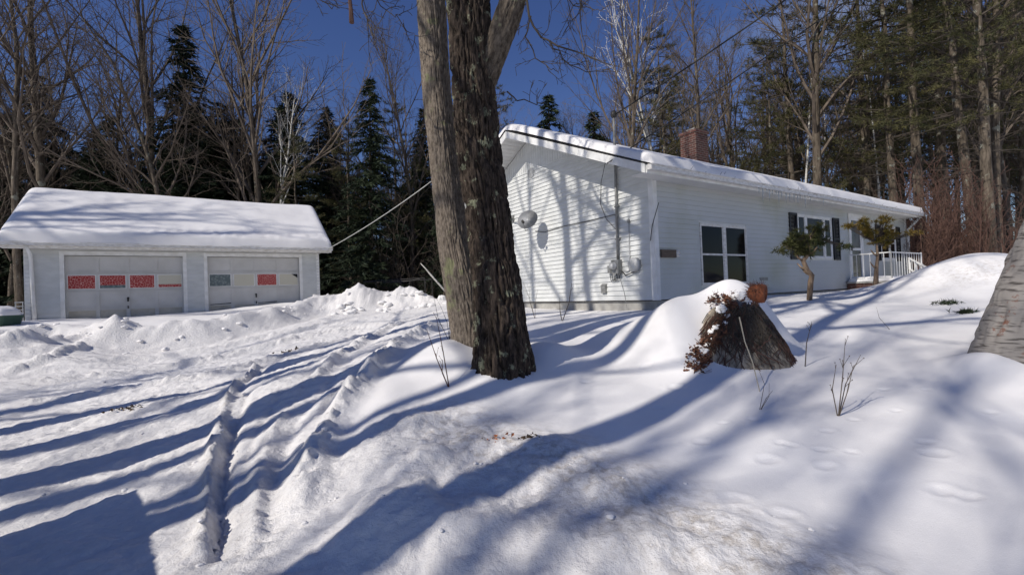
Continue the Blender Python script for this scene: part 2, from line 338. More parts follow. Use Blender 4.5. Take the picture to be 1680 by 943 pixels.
RIDGES = [  # (points in the drive, height, half width, side offset amount)
    (G_([(325, 943), (338, 850), (345, 770), (362, 690), (385, 640), (430, 600)]), .085, .05),
    (G_([(430, 943), (420, 850), (425, 780), (445, 720), (470, 670)]), .03, .06),
    (G_([(480, 870), (510, 760), (545, 690), (590, 625), (640, 572), (720, 532)]), .10, .11),
    (G_([(500, 640), (540, 600), (600, 560), (660, 530)]), .07, .09),
    (G_([(0, 640), (200, 612), (350, 588), (500, 556), (620, 530)]), .06, .12),
    (G_([(0, 668), (200, 640), (370, 612), (520, 570), (640, 538)]), .05, .08),
    (G_([(0, 615), (160, 600), (330, 575), (520, 535), (690, 512)]), .05, .10),
    (G_([(0, 600), (60, 588), (110, 565), (150, 556)]), .10, .1), (G_([(0, 622), (70, 610), (120, 585), (140, 570)]), .07, .07),
]
RUTS = [(G_([(356, 943), (362, 850), (368, 770), (388, 690), (415, 640)]), .06, .05),
        (G_([(395, 943), (395, 850), (400, 770), (425, 700), (470, 640)]), .025, .05),
        (G_([(0, 650), (200, 626), (360, 600), (520, 562), (640, 530)]), .045, .08), (G_([(0, 684), (200, 655), (370, 626), (520, 585), (660, 540)]), .04, .07), (G_([(0, 628), (180, 606), (340, 582), (520, 545), (700, 518)]), .04, .08),
        (G_([(0, 745), (150, 690), (300, 650), (450, 607), (600, 560)]), .03, .06), (G_([(430, 943), (440, 850), (455, 770), (490, 690), (560, 610), (650, 560)]), .035, .06), (G_([(520, 690), (570, 630), (620, 585), (700, 545)]), .05, .07)]
BERM = G_([(-90, 572), (20, 560), (90, 548), (150, 552), (230, 556), (330, 545), (440, 524), (520, 503), (575, 500)])
LBANK = G_([(-200, 650), (-60, 610), (30, 590), (100, 575), (165, 562)])
FBANK = G_([(560, 770), (640, 720), (720, 705), (800, 745), (900, 775), (1050, 850), (1200, 920), (1350, 990)])
PILES = [(D(597, 500, 15.6), .62, .6, .6), (D(575, 500, 15.8), .30, .7, .7), (D(652, 500, 15.9), .60, .55, .6), (D(682, 505, 15.7), .34, .6, .6), (D(720, 507, 15.6), .30, .9, .7), (D(625, 500, 16.3), .22, .4, .4), (D(548, 508, 15.3), .18, .7, .6)]
FOOT = [(1205, 830, .13), (1285, 853, .12), (1357, 717, .08), (1355, 776, .1), (1535, 750, .2), (1545, 808, .12), (1235, 694, .07), (1282, 737, .08), (1300, 740, .07), (1350, 748, .09), (1395, 750, .07), (1400, 697, .07), (1260, 763, .11),
        (1110, 637, .14), (1060, 607, .1), (1365, 870, .06), (1590, 820, .1), (1010, 607, .06), (1470, 674, .07), (1150, 735, .09), (1450, 640, .07), (1520, 640, .06), (1625, 682, .07), (1520, 730, .09), (1185, 700, .06), (960, 625, .08), (1080, 668, .08)]
FP = [(g(a, b), min(s, .13) * .75) for a, b, s in FOOT]
BUMPS = [  # centre, height, rx, ry
    (D(735, 590, 5.75), .16, .35, .35), (D(822, 600, 5.15), .09, .5, .45), (D(905, 560, 6.0), .16, .4, .5), (D(1125, 560, 6.1), .50, .42, .5), (D(1208, 560, 6.15), .76, .42, .38), (D(1165, 560, 6.2), .08, .24, .35), (D(1262, 570, 6.1), .25, .3, .3), (D(1055, 560, 6.4), .26, .45, .6),
    (D(1108, 590, 5.7), .22, .3, .35),
    (D(1585, 470, 10.2), .50, 1.6, 1.1), (D(1500, 480, 10.6), .0, .9, .8), (D(1660, 470, 9.6), .35, 1.6, 1.3), (D(1610, 590, 4.55), .12, .3, .3),
    (D(690, 760, 3.5), .14, .42, .35), (D(640, 850, 2.8), .13, .3, .4), (D(760, 850, 2.75), .10, .35, .3), (D(560, 640, 5.0), .06, .3, .3), (D(900, 900, 2.5), .09, .35, .25), (D(1060, 920, 2.35), .08, .3, .2),
    (D(455, 640, 5.6), .07, .3, .4), (D(330, 545, 11.3), .05, 1.2, 1.0), (D(100, 600, 8.6), .12, .8, .6), (D(30, 580, 9.2), .28, 1.2, .7)]
def drive_mask(x, y):                                     # 1 on the ploughed drive
    a, t, s = polydist(x, y, DRV); return sstep(-.25, .35, a * s)
DRV = G_([(440, 1100), (480, 930), (500, 800), (560, 690), (640, 590), (740, 530)]) + [D(760, 500, 14)[:2], D(770, 490, 30)[:2]]
def terrain(x, y, full=False):
    x = np.asarray(x, float); y = np.asarray(y, float); z = base(x, y)
    near = sstep(30, 10, np.hypot(x, y))
    z = z + .05 * fbm2(x * .35, y * .35, 3, 3) + .035 * fbm2(x * .9 + 5, y * .9, 4, 3)
    dv = drive_mask(x, y) * sstep(17.5, 15.5, y)
    bd, bt, bs = polydist(x, y, BERM)
    infield = sstep(-.3, .3, bd * bs)                     # garage side of the berm
    field = infield * sstep(-13, -10, x)
    dv = dv * (1 - infield)
    fd, ft, fs = polydist(x, y, FBANK)
    bank = np.exp(-(fd / .42) ** 2)
    lower = sstep(.3, -.5, fd * fs) * sstep(6, 4.5, y) * sstep(-2.2, -.6, x)   # rough ploughed snow on the camera side
    rough = np.clip(dv * .75 + bank * .8 + lower * .9 + np.exp(-(bd / .7) ** 2), 0, 1)
    # berm, banks
    lump = fbm2(x * 2.2, y * 2.2, 21, 4)
    z = z + .21 * np.exp(-(bd / .34) ** 2) * (1 + .8 * lump) - .2 * np.exp(-((bd * bs + .75) / .5) ** 2) + .05 * field
    ld, lt, ls = polydist(x, y, LBANK); z = z + .22 * np.exp(-(ld / .55) ** 2) * (1 + .5 * lump); rough = np.clip(rough + .6 * np.exp(-(ld / .7) ** 2), 0, 1)
    z = z + .09 * bank * (1 + .8 * lump)
    z = z + lower * (.085 * fbm2(x * 1.6, y * 1.6, 31, 4) + .035 * (.5 - np.abs(fbm2(x * 3.4, y * 2.4, 36, 3))) + .016 * fbm2(x * 7, y * 7, 33, 3))
    pm = np.zeros(x.shape)
    for c, h, rx, ry in PILES:
        q = ((x - c[0]) / rx) ** 2 + ((y - c[1]) / ry) ** 2; k = np.exp(-q * .9); z = z + h * k * (1 + .3 * fbm2(x * 2.1, y * 2.1, 5, 4)); pm = np.maximum(pm, k)
    z = z + pm * .09 * fbm2(x * 5, y * 5, 77, 3); rough = np.clip(rough + pm, 0, 1)
    for c, h, rx, ry in BUMPS:
        z = z + h * np.exp(-(((x - c[0]) / rx) ** 2 + ((y - c[1]) / ry) ** 2))
    wob = .08 * fbm2(x * 1.5, y * 1.5, 8, 2)
    for pts, h, w in RIDGES:
        d, t, s = polydist(x, y, pts); e = sstep(0, .08, t) * sstep(1, .9, t)
        z = z + e * h * (np.exp(-((d + wob * .5) / w) ** 2) * (1 + .45 * vn2(x * 9, y * 9, 12) + .35 * vn2(x * 22, y * 22, 13)) - .45 * np.exp(-((d * s + w * 2.2) / (w * 1.3)) ** 2))
        rough = np.clip(rough + .5 * e * np.exp(-(d / (w * 1.6)) ** 2), 0, 1)
    for pts, h, w in RUTS:
        d, t, s = polydist(x, y, pts); e = sstep(0, .05, t) * sstep(1, .9, t); tread = .35 * np.sin(t * 420)
        z = z - e * h * np.exp(-(d / w) ** 2) * (1 + tread)
    z = z + dv * near * (.010 * fbm2(x * 4 + y * 1.2, y * 2.6, 41, 4) + .006 * np.abs(vn2(x * 13, y * 11, 45)))
    # fine streaks left by tyres running up the drive
    u_ = x * .80 - y * .60
    z = z + dv * near * (.006 * vn2(u_ * 26, (x * .6 + y * .8) * 1.3, 50) + .016 * vn2(u_ * 7, (x * .6 + y * .8) * .5, 52))
    sw = sstep(4.2, 5.2, y) * (x < -1); u3 = y - x * .24; z = z + dv * near * sw * (.03 * vn2(u3 * 4.2, x * .25, 55) + .012 * vn2(u3 * 13, x * .8, 56))
    z = z + rough * near * (.016 * fbm2(x * 11, y * 11, 61, 3) + .009 * vn2(x * 27, y * 27, 66) + .035 * np.clip(vn2(x * 8, y * 8, 62) - .35, 0, 1))
    for (c, s) in FP:
        q = np.sqrt(((x - c[0]) / (s * 1.15)) ** 2 + ((y - c[1]) / (s * .8)) ** 2)
        z = z + .011 * (-(1 - sstep(.35, .95, q + .25 * vn2(x * 14, y * 14, 91))) + .45 * np.exp(-((q - 1.08) / .2) ** 2)) * (s / .1) ** .5
    if not full: return z
    dirt = np.clip(bank * .65 * sstep(.05, .3, ft) + lower * .10 + dv * .08 + np.exp(-(((x - D(1575, 470, 9.6)[0]) / .9) ** 2 + ((y - 9.3) / .5) ** 2)) * .55, 0, 1)
    dirt = np.clip(dirt + np.exp(-(polydist(x, y, RIDGES[0][0])[0] / .15) ** 2) * .25, 0, 1)
    return z, rough, dirt
def ter(x, y): return float(terrain(np.array([x]), np.array([y]))[0])

def growing(start, step, growth, end):
    out = [start]; s = step
    while abs(out[-1]) < abs(end): out.append(out[-1] + s); s *= growth
    return out
xr = growing(5, .024, 1.012, 130); xl = growing(-5.5, -.024, 1.010, -130)
xs_ = np.array(xl[::-1][:-1] + list(np.arange(-5.5, 5, .024)) + xr)
yf = growing(8.5, .022, 1.014, 170); yb = growing(1.0, -.05, 1.10, -40)
ys_ = np.array(yb[::-1][:-1] + list(np.arange(1.0, 8.5, .022)) + yf)
GXX, GYY = np.meshgrid(xs_, ys_)
GZ, GR, GDt = terrain(GXX, GYY, True)
ground = npmesh('ground', np.stack([GXX, GYY, GZ], -1).reshape(-1, 3), gridfaces(len(ys_), len(xs_)), M_gsnow)
ground['kind'] = 'structure'
for nm, arr in (('roughness_map', GR), ('dirt_map', GDt)):
    at = ground.data.attributes.new(nm, 'FLOAT', 'POINT'); at.data.foreach_set('value', arr.ravel().astype(np.float32))
print('terrain verts', GXX.size)

# ---------------------------------------------------------------- building helpers (local axes of the houses)
def course_wall(mb, o, ax, out, width_at, z0, z1, e=.104, prot=.023, holes=()):
    """lapped siding: one wedge strip per course. width_at(z)->(a,b) along ax; out = outward normal; holes=(a0,a1,z0,z1)"""
    o = np.array(o, float); ax = np.array(ax, float); out = np.array(out, float); Z = np.array([0, 0, 1.]); z = z0
    while z < z1 - .01:
        t = min(z + e, z1); a, b = width_at(z); a2, b2 = width_at(t); segs = [(a, b, a2, b2)]
        for h in holes:
            if z + 1e-6 >= h[3] or t - 1e-6 <= h[2]: continue
            ns = []
            for s_ in segs:
                if h[0] > s_[0] and h[0] < s_[1]: ns.append((s_[0], h[0], s_[2], h[0]))
                if h[1] < s_[1] and h[1] > s_[0]: ns.append((h[1], s_[1], h[1], s_[3]))
                if h[0] >= s_[1] or h[1] <= s_[0]: ns.append(s_)
            segs = ns
        for p, q, p2, q2 in segs:
            if q - p < .02: z_ = 0; continue
            A = o + ax * p + Z * z; B = o + ax * q + Z * z; C_ = o + ax * min(q, max(q2, p)) + Z * t; D_ = o + ax * max(p, min(p2, q)) + Z * t
            mb.add([A + out * prot, B + out * prot, C_ + out * .002, D_ + out * .002, A, B], [(0, 1, 2, 3), (4, 5, 1, 0), (4, 0, 3), (1, 5, 2)])
        z = t
def snow_roof(name, parent, X0_, X1_, Ye, Yr, Yb, ze, zr, T, seed=1, rough=.0, edge=.28):
    """snow blanket lying over both roof slopes"""
    nx = int((X1_ - X0_) / .06); xs = np.linspace(X0_, X1_, nx)
    ss = np.concatenate([np.linspace(0, .15, 8)[:-1], np.linspace(.15, .9, 34)[:-1], np.linspace(.9, 1.1, 12)[:-1], np.linspace(1.1, 1.9, 20)[:-1], np.linspace(1.9, 2, 7)])
    XX, SS = np.meshgrid(xs, ss); u = np.where(SS <= 1, SS, 2 - SS)
    Yf = np.where(SS <= 1, Ye + (Yr - Ye) * SS, Yb + (Yr - Yb) * (2 - SS)); Zf = ze + (zr - ze) * (1.0008 - np.sqrt((1 - u) ** 2 + .0016)) / .961
    L_ = math.hypot(Yr - Ye, zr - ze); dn = np.minimum(u * L_, np.minimum(XX - X0_, X1_ - XX)); q = np.clip(dn / edge, 0, 1)
    th = np.sqrt(1 - (1 - q) ** 2); w = fbm2(XX * .8, SS * L_ * .8, seed, 4)
    t = T * th * (1 + .12 * w) + rough * np.exp(-((u * L_ - .35) / .35) ** 2) * vn2(XX * 7, SS * L_ * 9, seed + 5)
    Zf = Zf + t; s_ = sstep(.0, .12, dn)
    Yo = np.where(SS <= 1, -1, 1) * .04 * np.sin(np.clip(q, 0, 1) * math.pi) * (u * L_ < edge); Xo = .03 * np.sin(q * math.pi) * (np.where(XX < (X0_ + X1_) / 2, -1, 1)) * (np.minimum(XX - X0_, X1_ - XX) < edge)
    wob = .025 * vn2(XX * 1.3, SS * 0 + 3.3, seed + 9) * (1 - s_) * (u * L_ < edge)
    return npmesh(name, np.stack([XX + Xo, Yf + Yo - wob, Zf], -1).reshape(-1, 3), gridfaces(len(ss), nx), M_snow, parent=parent)

# ================================================================ HOUSE
GB = -.45
house = tag(empty('ranch_house', H(X0, Y0, CZ + GB), HROT), 'long white single storey ranch house with snowy roof and brick chimney', 'house')
hp = lambda X, Y, z: np.array([X - X0, Y - Y0, z - GB])
XE = 21.3; YR = 10.3; YB = 14.45; SB = -.23; WT = 2.28; OV = .7; EO = .42; PIT = .445
EZ = 2.16                                                # underside of the roof at the eave edge
rz = lambda Y: EZ + PIT * ((Y - (Y0 - EO)) if Y <= YR else (YB + EO - Y))   # roof underside
m = MB(); m.b2(hp(X0 + .03, Y0 + .03, -1.2), hp(XE - .03, YB - .03, SB)); m.build('foundation', M_conc, house)
m = MB(); gp = [hp(X0 + .0, Y0, SB), hp(X0, Y0, rz(Y0) - .02), hp(X0, YR, rz(YR) - .02), hp(X0, YB, rz(YB) - .02), hp(X0, YB, SB)]
m.prism(gp[::-1], (XE - X0, 0, 0)); m.build('wall_core', M_siding, house)
# gable siding: laps below, upright boards in the peak
m = MB(); PZ = 3.32
def gw(z):
    a = Y0 if z < rz(Y0) else Y0 - EO + (z - EZ) / PIT; b = YB if z < rz(YB) else YB + EO - (z - EZ) / PIT
    return a, b
course_wall(m, hp(X0, 0, 0) + [0, 0, 0], (0, 1, 0), (-1, 0, 0), gw, SB, PZ)
y = gw(PZ)[0]
while y < gw(PZ)[1]:
    c = y + .05; zt = min(rz(c - .045), rz(c + .045)) - .02
    if zt > PZ + .02: m.b2(hp(X0 - .014, c - .045, PZ), hp(X0 - .001, c + .045, zt))
    y += .1
m.b2(hp(X0 - .02, gw(PZ)[0] + .05, PZ - .015), hp(X0, gw(PZ)[1] - .05, PZ + .015))
m.build('gable_siding', M_siding, house)
WIN1 = (8.98, 10.82, .0, 1.40); WIN2 = (13.12, 15.62, .65, 1.85); WIN3 = (18.75, 20.4, .65, 1.82); DOOR = (16.50, 17.42, .0, 2.02)
holes = [WIN1, WIN2, WIN3, DOOR]
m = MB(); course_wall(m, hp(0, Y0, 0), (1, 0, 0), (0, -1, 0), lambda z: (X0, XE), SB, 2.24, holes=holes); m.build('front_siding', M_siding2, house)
m = MB()
m.b2(hp(X0 - .03, Y0 - .03, SB - .01), hp(X0 + .09, Y0 - .001, 2.2)); m.b2(hp(X0 - .03, Y0 - .0012, SB - .01), hp(X0 - .001, Y0 + .09, 2.35)); m.build('corner_board', M_trim, house); m = MB()
m.b2(hp(X0 - .03, YB - .09, SB), hp(X0 - .001, YB + .03, 2.3)); m.build('corner_board', M_trim, house); m = MB(); m.b2(hp(XE - .09, Y0 - .03, SB), hp(XE + .03, Y0 - .001, 2.2))
m.build('corner_board', M_trim, house)
m = MB(); m.b2(hp(X0 - .022, Y0, SB - .022), hp(XE, Y0 + .02, SB)); m.b2(hp(X0 - .022, Y0, SB - .022), hp(X0 + .02, YB, SB)); m.build('starter_strip', M_dark, house)
# roof deck, soffits, fascia
RX0, RX1 = X0 - OV, XE + .12
m = MB()
for sgn in (0, 1):
    ye = Y0 - EO if sgn == 0 else YB + EO
    a = hp(RX0 + .02, ye, EZ + .03); b = hp(RX0 + .02, YR, rz(YR) + .03); off = (RX1 - RX0 - .04, 0, 0)
    pts = [a, b, b + [0, 0, .11], a + [0, 0, .11]]
    m.prism(pts if sgn else pts[::-1], off)
m.build('roof', M_trimold, house)
def rake(X):
    for ye in (Y0 - EO, YB + EO):
        a = hp(X, ye, EZ - .03); b = hp(X, YR, rz(YR) - .03)
        fa.prism([a, b, b + [0, 0, .17], a + [0, 0, .17]], (.025, 0, 0))
fa = MB(); rake(RX0); rake(RX1 - .025); fa.b2(hp(RX0 + .026, Y0 - EO - .025, EZ - .03), hp(RX1 - .026, Y0 - EO, EZ + .13))
fa.build('fascia', M_trim, house)
dm = MB()
for ye in (Y0 - EO, YB + EO):
    a = hp(RX0 - .02, ye - (.04 if ye < YR else -.04), EZ + .142); b = hp(RX0 - .02, YR, rz(YR) + .16)
    dm.prism([a, b, b + [0, 0, .018], a + [0, 0, .018]], (.2, 0, 0))
dm.build('drip_edge', M_dark, house)
sm = MB()
for ye in (Y0 - EO, YB + EO):                            # sloping soffit boards under the rake
    n = 34; sg = 1 if ye < YR else -1
    for i in range(n):
        y0_ = ye + (YR - ye) * i / n; y1_ = ye + (YR - ye) * (i + .93) / n
        sm.add([hp(RX0 + .026, y0_, rz(y0_)), hp(X0 + .0, y0_, rz(y0_)), hp(X0 + .0, y1_, rz(y1_)), hp(RX0 + .026, y1_, rz(y1_))], [(0, 1, 2, 3)])
        sm.add([hp(RX0 + .026, y1_, rz(y1_) + .008), hp(X0, y1_, rz(y1_) + .008), hp(X0, y1_ + sg * .02, rz(y1_ + sg * .02) + .008), hp(RX0 + .026, y1_ + sg * .02, rz(y1_ + sg * .02) + .008)], [(0, 1, 2, 3)])
sm.b2(hp(X0, Y0 - EO, EZ - .005), hp(RX1 - .03, Y0 - .001, EZ + .015)); sm.b2(hp(RX0 + .03, Y0 - EO + .001, EZ - .005), hp(X0, Y0 - .05, EZ + .004)); sm.build('soffit', M_soffit, house)
gu = MB(); rng = random.Random(3)
gu.b2(hp(RX0 + .03, Y0 - EO - .13, EZ + .02), hp(RX1 - .1, Y0 - EO - .027, EZ + .105)); gu.b2(hp(RX0 + .03, Y0 - EO - .15, EZ + .106), hp(RX1 - .1, Y0 - EO - .027, EZ + .125)); gu.build('gutter', M_trimold, house)
de = MB()
for i in range(520):                                     # needles, leaves and stalks caught in the gutter
    X = RX0 + 1 + rng.random() ** .8 * (RX1 - RX0 - 1.4); dens = vn2(np.array([X * .9]), np.array([2.]), 6)[0]
    if dens < -.15 and rng.random() < .8: continue
    p = hp(X, Y0 - EO - .07 + rng.uniform(-.05, .05), EZ + .11); d_ = np.array([rng.gauss(0, .5), rng.gauss(-.3, .5), rng.gauss(.2, .6)]); d_ /= np.linalg.norm(d_)
    de.tube([p, p + d_ * rng.uniform(.03, .13)], [.006, .003], 3)
de.build('gutter_debris', M_twigd, house, kind='stuff')
snow_roof('roof_snow', house, RX0 - X0 - .0, RX1 - X0, -EO - .13, YR - Y0, YB - Y0 + EO + .1, EZ + .115 - GB, EZ + PIT * (YR - Y0 + EO) + .15 - GB, .185, 4, .01, .2)
# downspout + far corner
m = MB(); m.tube([hp(XE - .05, Y0 - EO - .05, EZ), hp(XE - .06, Y0 - .1, EZ - .4), hp(XE - .06, Y0 - .07, .3), hp(XE - .06, Y0 - .07, -.3)], .04, 8); m.build('downspout', M_trim, house)
# windows
def window(parent, x0, x1, z0, z1, cols, P, frame=.05, mull=.05, rails=True, gl=None, nm='window', trim=M_trim, dep=.03, y=Y0):
    f = MB(); yo = y - dep
    f.b2(P(x0 - frame, yo, z0 - frame), P(x0, y + .0, z1 + frame)); f.b2(P(x1, yo, z0 - frame), P(x1 + frame, y, z1 + frame))
    f.b2(P(x0, yo + .001, z1), P(x1, y, z1 + frame)); f.b2(P(x0, yo + .001, z0 - frame), P(x1, y, z0))
    cur = x0; tot = sum(cols); w_av = (x1 - x0 - mull * (len(cols) - 1)); panes = []
    for i, c in enumerate(cols):
        w = w_av * c / tot; panes.append((cur, cur + w)); cur += w
        if i < len(cols) - 1: f.b2(P(cur, yo + .003, z0), P(cur + mull, y, z1)); cur += mull
    w_ = f.build(nm, trim, parent)
    for i, (a, b) in enumerate(panes):
        sh = MB(); t = .028; fixed = rails == 'sides' and i == 1; yy = y - .016
        sh.b2(P(a, yy, z0), P(a + t, y - .002, z1)); sh.b2(P(b - t, yy, z0), P(b, y - .002, z1)); sh.b2(P(a + t, yy + .001, z1 - t), P(b - t, y - .002, z1)); sh.b2(P(a + t, yy + .001, z0), P(b - t, y - .002, z0 + t))
        if rails and not fixed: zm = (z0 + z1) / 2; sh.b2(P(a + t, yy - .004, zm - .02), P(b - t, y - .002, zm + .02))
        sh.build('sash', trim, w_); pn = MB(); pn.b2(P(a + t, y - .008, z0 + t), P(b - t, y - .001, z1 - t)); pn.build('pane', gl or M_glass, w_)
    return w_
window(house, WIN1[0] + .05, WIN1[1] - .05, WIN1[2] + .05, WIN1[3] - .05, [1, 1], hp, mull=.10, frame=.035, trim=M_trimold)
window(house, 13.36, 15.26, .70, 1.80, [1, 2.6, 1], hp, mull=.12, rails='sides')
window(house, 18.98, 20.2, .70, 1.77, [1.5, 1], hp, mull=.1)
for a, b, z0, z1 in ((12.86, 13.27, .62, 1.86), (15.40, 15.80, .62, 1.86), (18.5, 18.88, .62, 1.82), (20.3, 20.66, .62, 1.82)):
    m = MB(); m.b2(hp(a, Y0 - .045, z0), hp(a + .05, Y0 - .013, z1)); m.b2(hp(b - .05, Y0 - .045, z0), hp(b, Y0 - .013, z1)); m.b2(hp(a, Y0 - .043, z0), hp(b, Y0 - .013, z0 + .06)); m.b2(hp(a, Y0 - .043, z1 - .06), hp(b, Y0 - .013, z1)); m.b2(hp(a, Y0 - .043, (z0 + z1) / 2 - .03), hp(b, Y0 - .013, (z0 + z1) / 2 + .03))
    z = z0 + .06
    while z < z1 - .08: m.prism([hp(a + .05, Y0 - .04, z), hp(a + .05, Y0 - .018, z + .03), hp(a + .05, Y0 - .013, z + .03), hp(a + .05, Y0 - .013, z)], (b - a - .1, 0, 0)); z += .035
    m.build('shutter', M_black, house)
# door
dr = MB(); dr.b2(hp(16.46, Y0 - .04, -.02), hp(16.54, Y0, 2.06)); dr.b2(hp(17.38, Y0 - .04, -.02), hp(17.46, Y0, 2.06)); dr.b2(hp(16.54, Y0 - .039, 1.98), hp(17.38, Y0, 2.06)); door = dr.build('door', M_trim, house)
sd_ = MB()
for a, b, c, d in ((16.54, 16.64, 0, 1.98), (17.28, 17.38, 0, 1.98), (16.64, 17.28, 1.86, 1.98), (16.64, 17.28, 0, .12), (16.64, 17.28, .93, 1.01)): sd_.b2(hp(a, Y0 - .03, c), hp(b, Y0 - .004, d))
sd_.build('storm_frame', M_trim, door); m = MB(); m.b2(hp(16.64, Y0 - .014, .12), hp(17.28, Y0 - .003, .93)); m.b2(hp(16.64, Y0 - .014, 1.01), hp(17.28, Y0 - .003, 1.86)); m.build('pane', M_glassg, door)
m = MB(); m.b2(hp(16.565, Y0 - .06, .92), hp(16.60, Y0 - .03, 1.08)); m.tube([hp(16.58, Y0 - .05, 1.0), hp(16.58, Y0 - .09, 1.0), hp(16.66, Y0 - .09, 1.0)], .012, 6); m.build('handle', M_dark, door)
# round louvred gable vent
vc = hp(*hf(onplane(871, 283, HX, X0) )) if False else None
_v = onplane(871, 284, HX, X0 - .02); _v = hf(_v); vy, vz = _v[1], _v[2] - CZ
m = MB(); R_ = np.array([[0, 0, -1], [0, 1, 0], [1, 0, 0]])
m.lathe([(.15, 0), (.15, .02), (.125, .025), (.12, .01)], hp(X0 - .012, vy, vz), 8, R_)
for k in range(-3, 4):
    w = math.sqrt(max(.115 ** 2 - (k * .032) ** 2, 1e-4)); m.prism([hp(X0 - .028, vy - w, vz + k * .032 - .012), hp(X0 - .018, vy - w, vz + k * .032 + .012), hp(X0 - .015, vy - w, vz + k * .032 + .012), hp(X0 - .025, vy - w, vz + k * .032 - .012)], (0, 2 * w, 0))
m.build('gable_vent', M_ltgrey, house)
def wallpt(px, py, off=.0): p = hf(onplane(px, py, HX, X0 - off)); return p[1], p[2] - CZ
def frontpt(px, py, off=.0): p = hf(onplane(px, py, HY, Y0 - off)); return p[0], p[2] - CZ
m = MB(); x_, z_ = frontpt(1252, 458); m.b2(hp(x_ - .18, Y0 - .025, z_ - .03), hp(x_ + .18, Y0 - .012, z_ + .04)); m.build('foundation_vent', M_grey, house)
m = MB(); a_, b_ = wallpt(993, 474); m.b2(hp(X0 - .07, a_ - .07, b_ - .09), hp(X0 - .012, a_ + .07, b_ + .07)); m.prism([hp(X0 - .08, a_ - .08, b_ + .07), hp(X0 - .012, a_ - .08, b_ + .12), hp(X0 - .012, a_ - .08, b_ + .07)], (0, .16, 0)); m.build('outlet_box', M_grey, house)
# chimney
cr_ = ray(1139, 245); k_ = np.array([cr_ @ HX, cr_ @ HY]); s_ = (YR - .75) / k_[1]; cX = k_[0] * s_; cY = YR - .75
m = MB(); cz0 = rz(cY) - .1; cz1 = cr_[2] * s_ + .46
m.b2(hp(cX - .33, cY - .3, cz0), hp(cX + .33, cY + .3, cz1)); m.b2(hp(cX - .36, cY - .33, cz1), hp(cX + .36, cY + .33, cz1 + .1)); ch = m.build('chimney', M_brick, house)
m = MB(); m.b2(hp(cX - .18, cY - .15, cz1 + .1), hp(cX + .18, cY + .15, cz1 + .2)); m.build('flue', M_conc, ch)
print('chimney', cX, cY, cz0, cz1)

# ---- things fixed to the house
# plank sign at the corner
x_, z_ = frontpt(1082, 416); x2_, _ = frontpt(1106, 416)
o = tag(empty('wooden_plaque', H(x_, Y0 - .016, CZ + z_ - .09), HROT), 'weathered brown wooden plank plaque on the front siding near the corner', 'plaque')
m = MB(); m.box((( x2_ - x_) / 2, -.02, .09), (x2_ - x_, .04, .16)); m.build('board', M_wood, o)
m = MB(); m.lathe([(.07, 0), (.075, .03), (.05, .05), (.045, .02)], (x2_ - x_ + .08, 0, .1), 14, np.array([[1, 0, 0], [0, 0, -1], [0, 1, 0]])); m.build('round_bracket', M_trimold, o)
# satellite dish
my, mz = wallpt(842, 358); dy_, dz_ = wallpt(872, 360, .45)
dish = tag(empty('satellite_dish', H(X0 - .012, my, CZ + mz - .12), HROT), 'grey satellite dish on a bracket arm on the white gable wall', 'satellite dish')
m = MB(); m.box((-.02, 0, .1), (.03, .16, .2)); m.tube([(-.03, 0, .1), (-.22, -.1, .14), (-.42, -.55, .2)], .02, 8); m.build('bracket', M_grey, dish)
dc = np.array([-.45, dy_ - my + .12, dz_ - mz + .1]); nd = un(np.array([-.75, -.5, .42])); ua = un(np.cross([0, 0, 1], nd)); ub = np.cross(nd, ua); Rd = np.stack([ua, ub, nd], 1)
m = MB(); prof = [(r, .3 * r * r / .27) for r in np.linspace(.27, .02, 9)]; m.lathe(prof + [(r, .3 * r * r / .27 - .012) for r in np.linspace(.02, .275, 9)], dc, 28, Rd); m.build('reflector', M_ltgrey, dish, True)
m = MB(); e_ = dc + nd * .34 - ub * .24; m.tube([dc - ub * .27, dc - ub * .36 + nd * .1, e_], .012, 6); m.build('feed_arm', M_grey, dish); m = MB(); m.lathe([(.0, -.05), (.035, -.04), (.03, .04), (.0, .05)], e_, 12, Rd); m.build('feed_horn', M_dark, dish)
# service mast, meter, conduits
gy, gz = wallpt(1017, 430); ty, _ = wallpt(1013, 260)
mast = tag(empty('service_mast', H(X0 - .06, gy, CZ + gz), HROT), 'tall grey electric service mast pipe rising from the meter through the roof overhang', 'electric mast')
tz = ray(1014, 188); tz = tz * ((X0 - .08) / (tz @ HX)); TZ = tz[2]
m = MB(); m.tube([(0, 0, 0), (0, (ty - gy) * .5, (TZ - gz) * .5), (0, ty - gy, TZ - gz)], .028, 10)
for z in (.5, 1.2): m.box((.02, (ty - gy) * z / (TZ - gz), z), (.05, .12, .03))
m.build('pipe', M_grey, mast, True); m = MB(); m.lathe([(.036, -.02), (.065, .0), (.07, .05), (.045, .12), (.005, .14)], (0, ty - gy, TZ - gz), 12); m.build('weatherhead', M_dark, mast, True)
meter = tag(empty('electric_meter', H(X0 - .013, gy, CZ + gz - .3), HROT), 'grey electric meter box with round glass meter below the mast', 'electric meter')
m = MB(); m.box((-.07, .02, .2), (.13, .2, .3)); m.build('box', M_grey, meter); m = MB(); m.lathe([(.085, 0), (.085, .03), (.07, .035), (.07, .09), (.055, .11), (.0, .115)], (-.135, .03, .22), 18, R_); m.build('dial', M_ltgrey, meter, True)
m = MB(); m.box((-.04, .25, .16), (.07, .09, .16)); m.build('side_box', M_grey, meter)
m = MB()
for a, b in ((.0, .16), (.05, .22), (-.06, .1)): m.tube([(-.05, a, .06), (-.06, a + .02, -.04), (-.05, b, -.1), (-.04, b + .04, .06)], .008, 5)
m.build('wiring', M_cable, meter)
cy_, cz_ = wallpt(1044, 434); co = tag(empty('cable_reel', H(X0 - .013, cy_, CZ + cz_ - .16), HROT), 'round grey cable splice cover on the gable wall right of the meter', 'cable box')
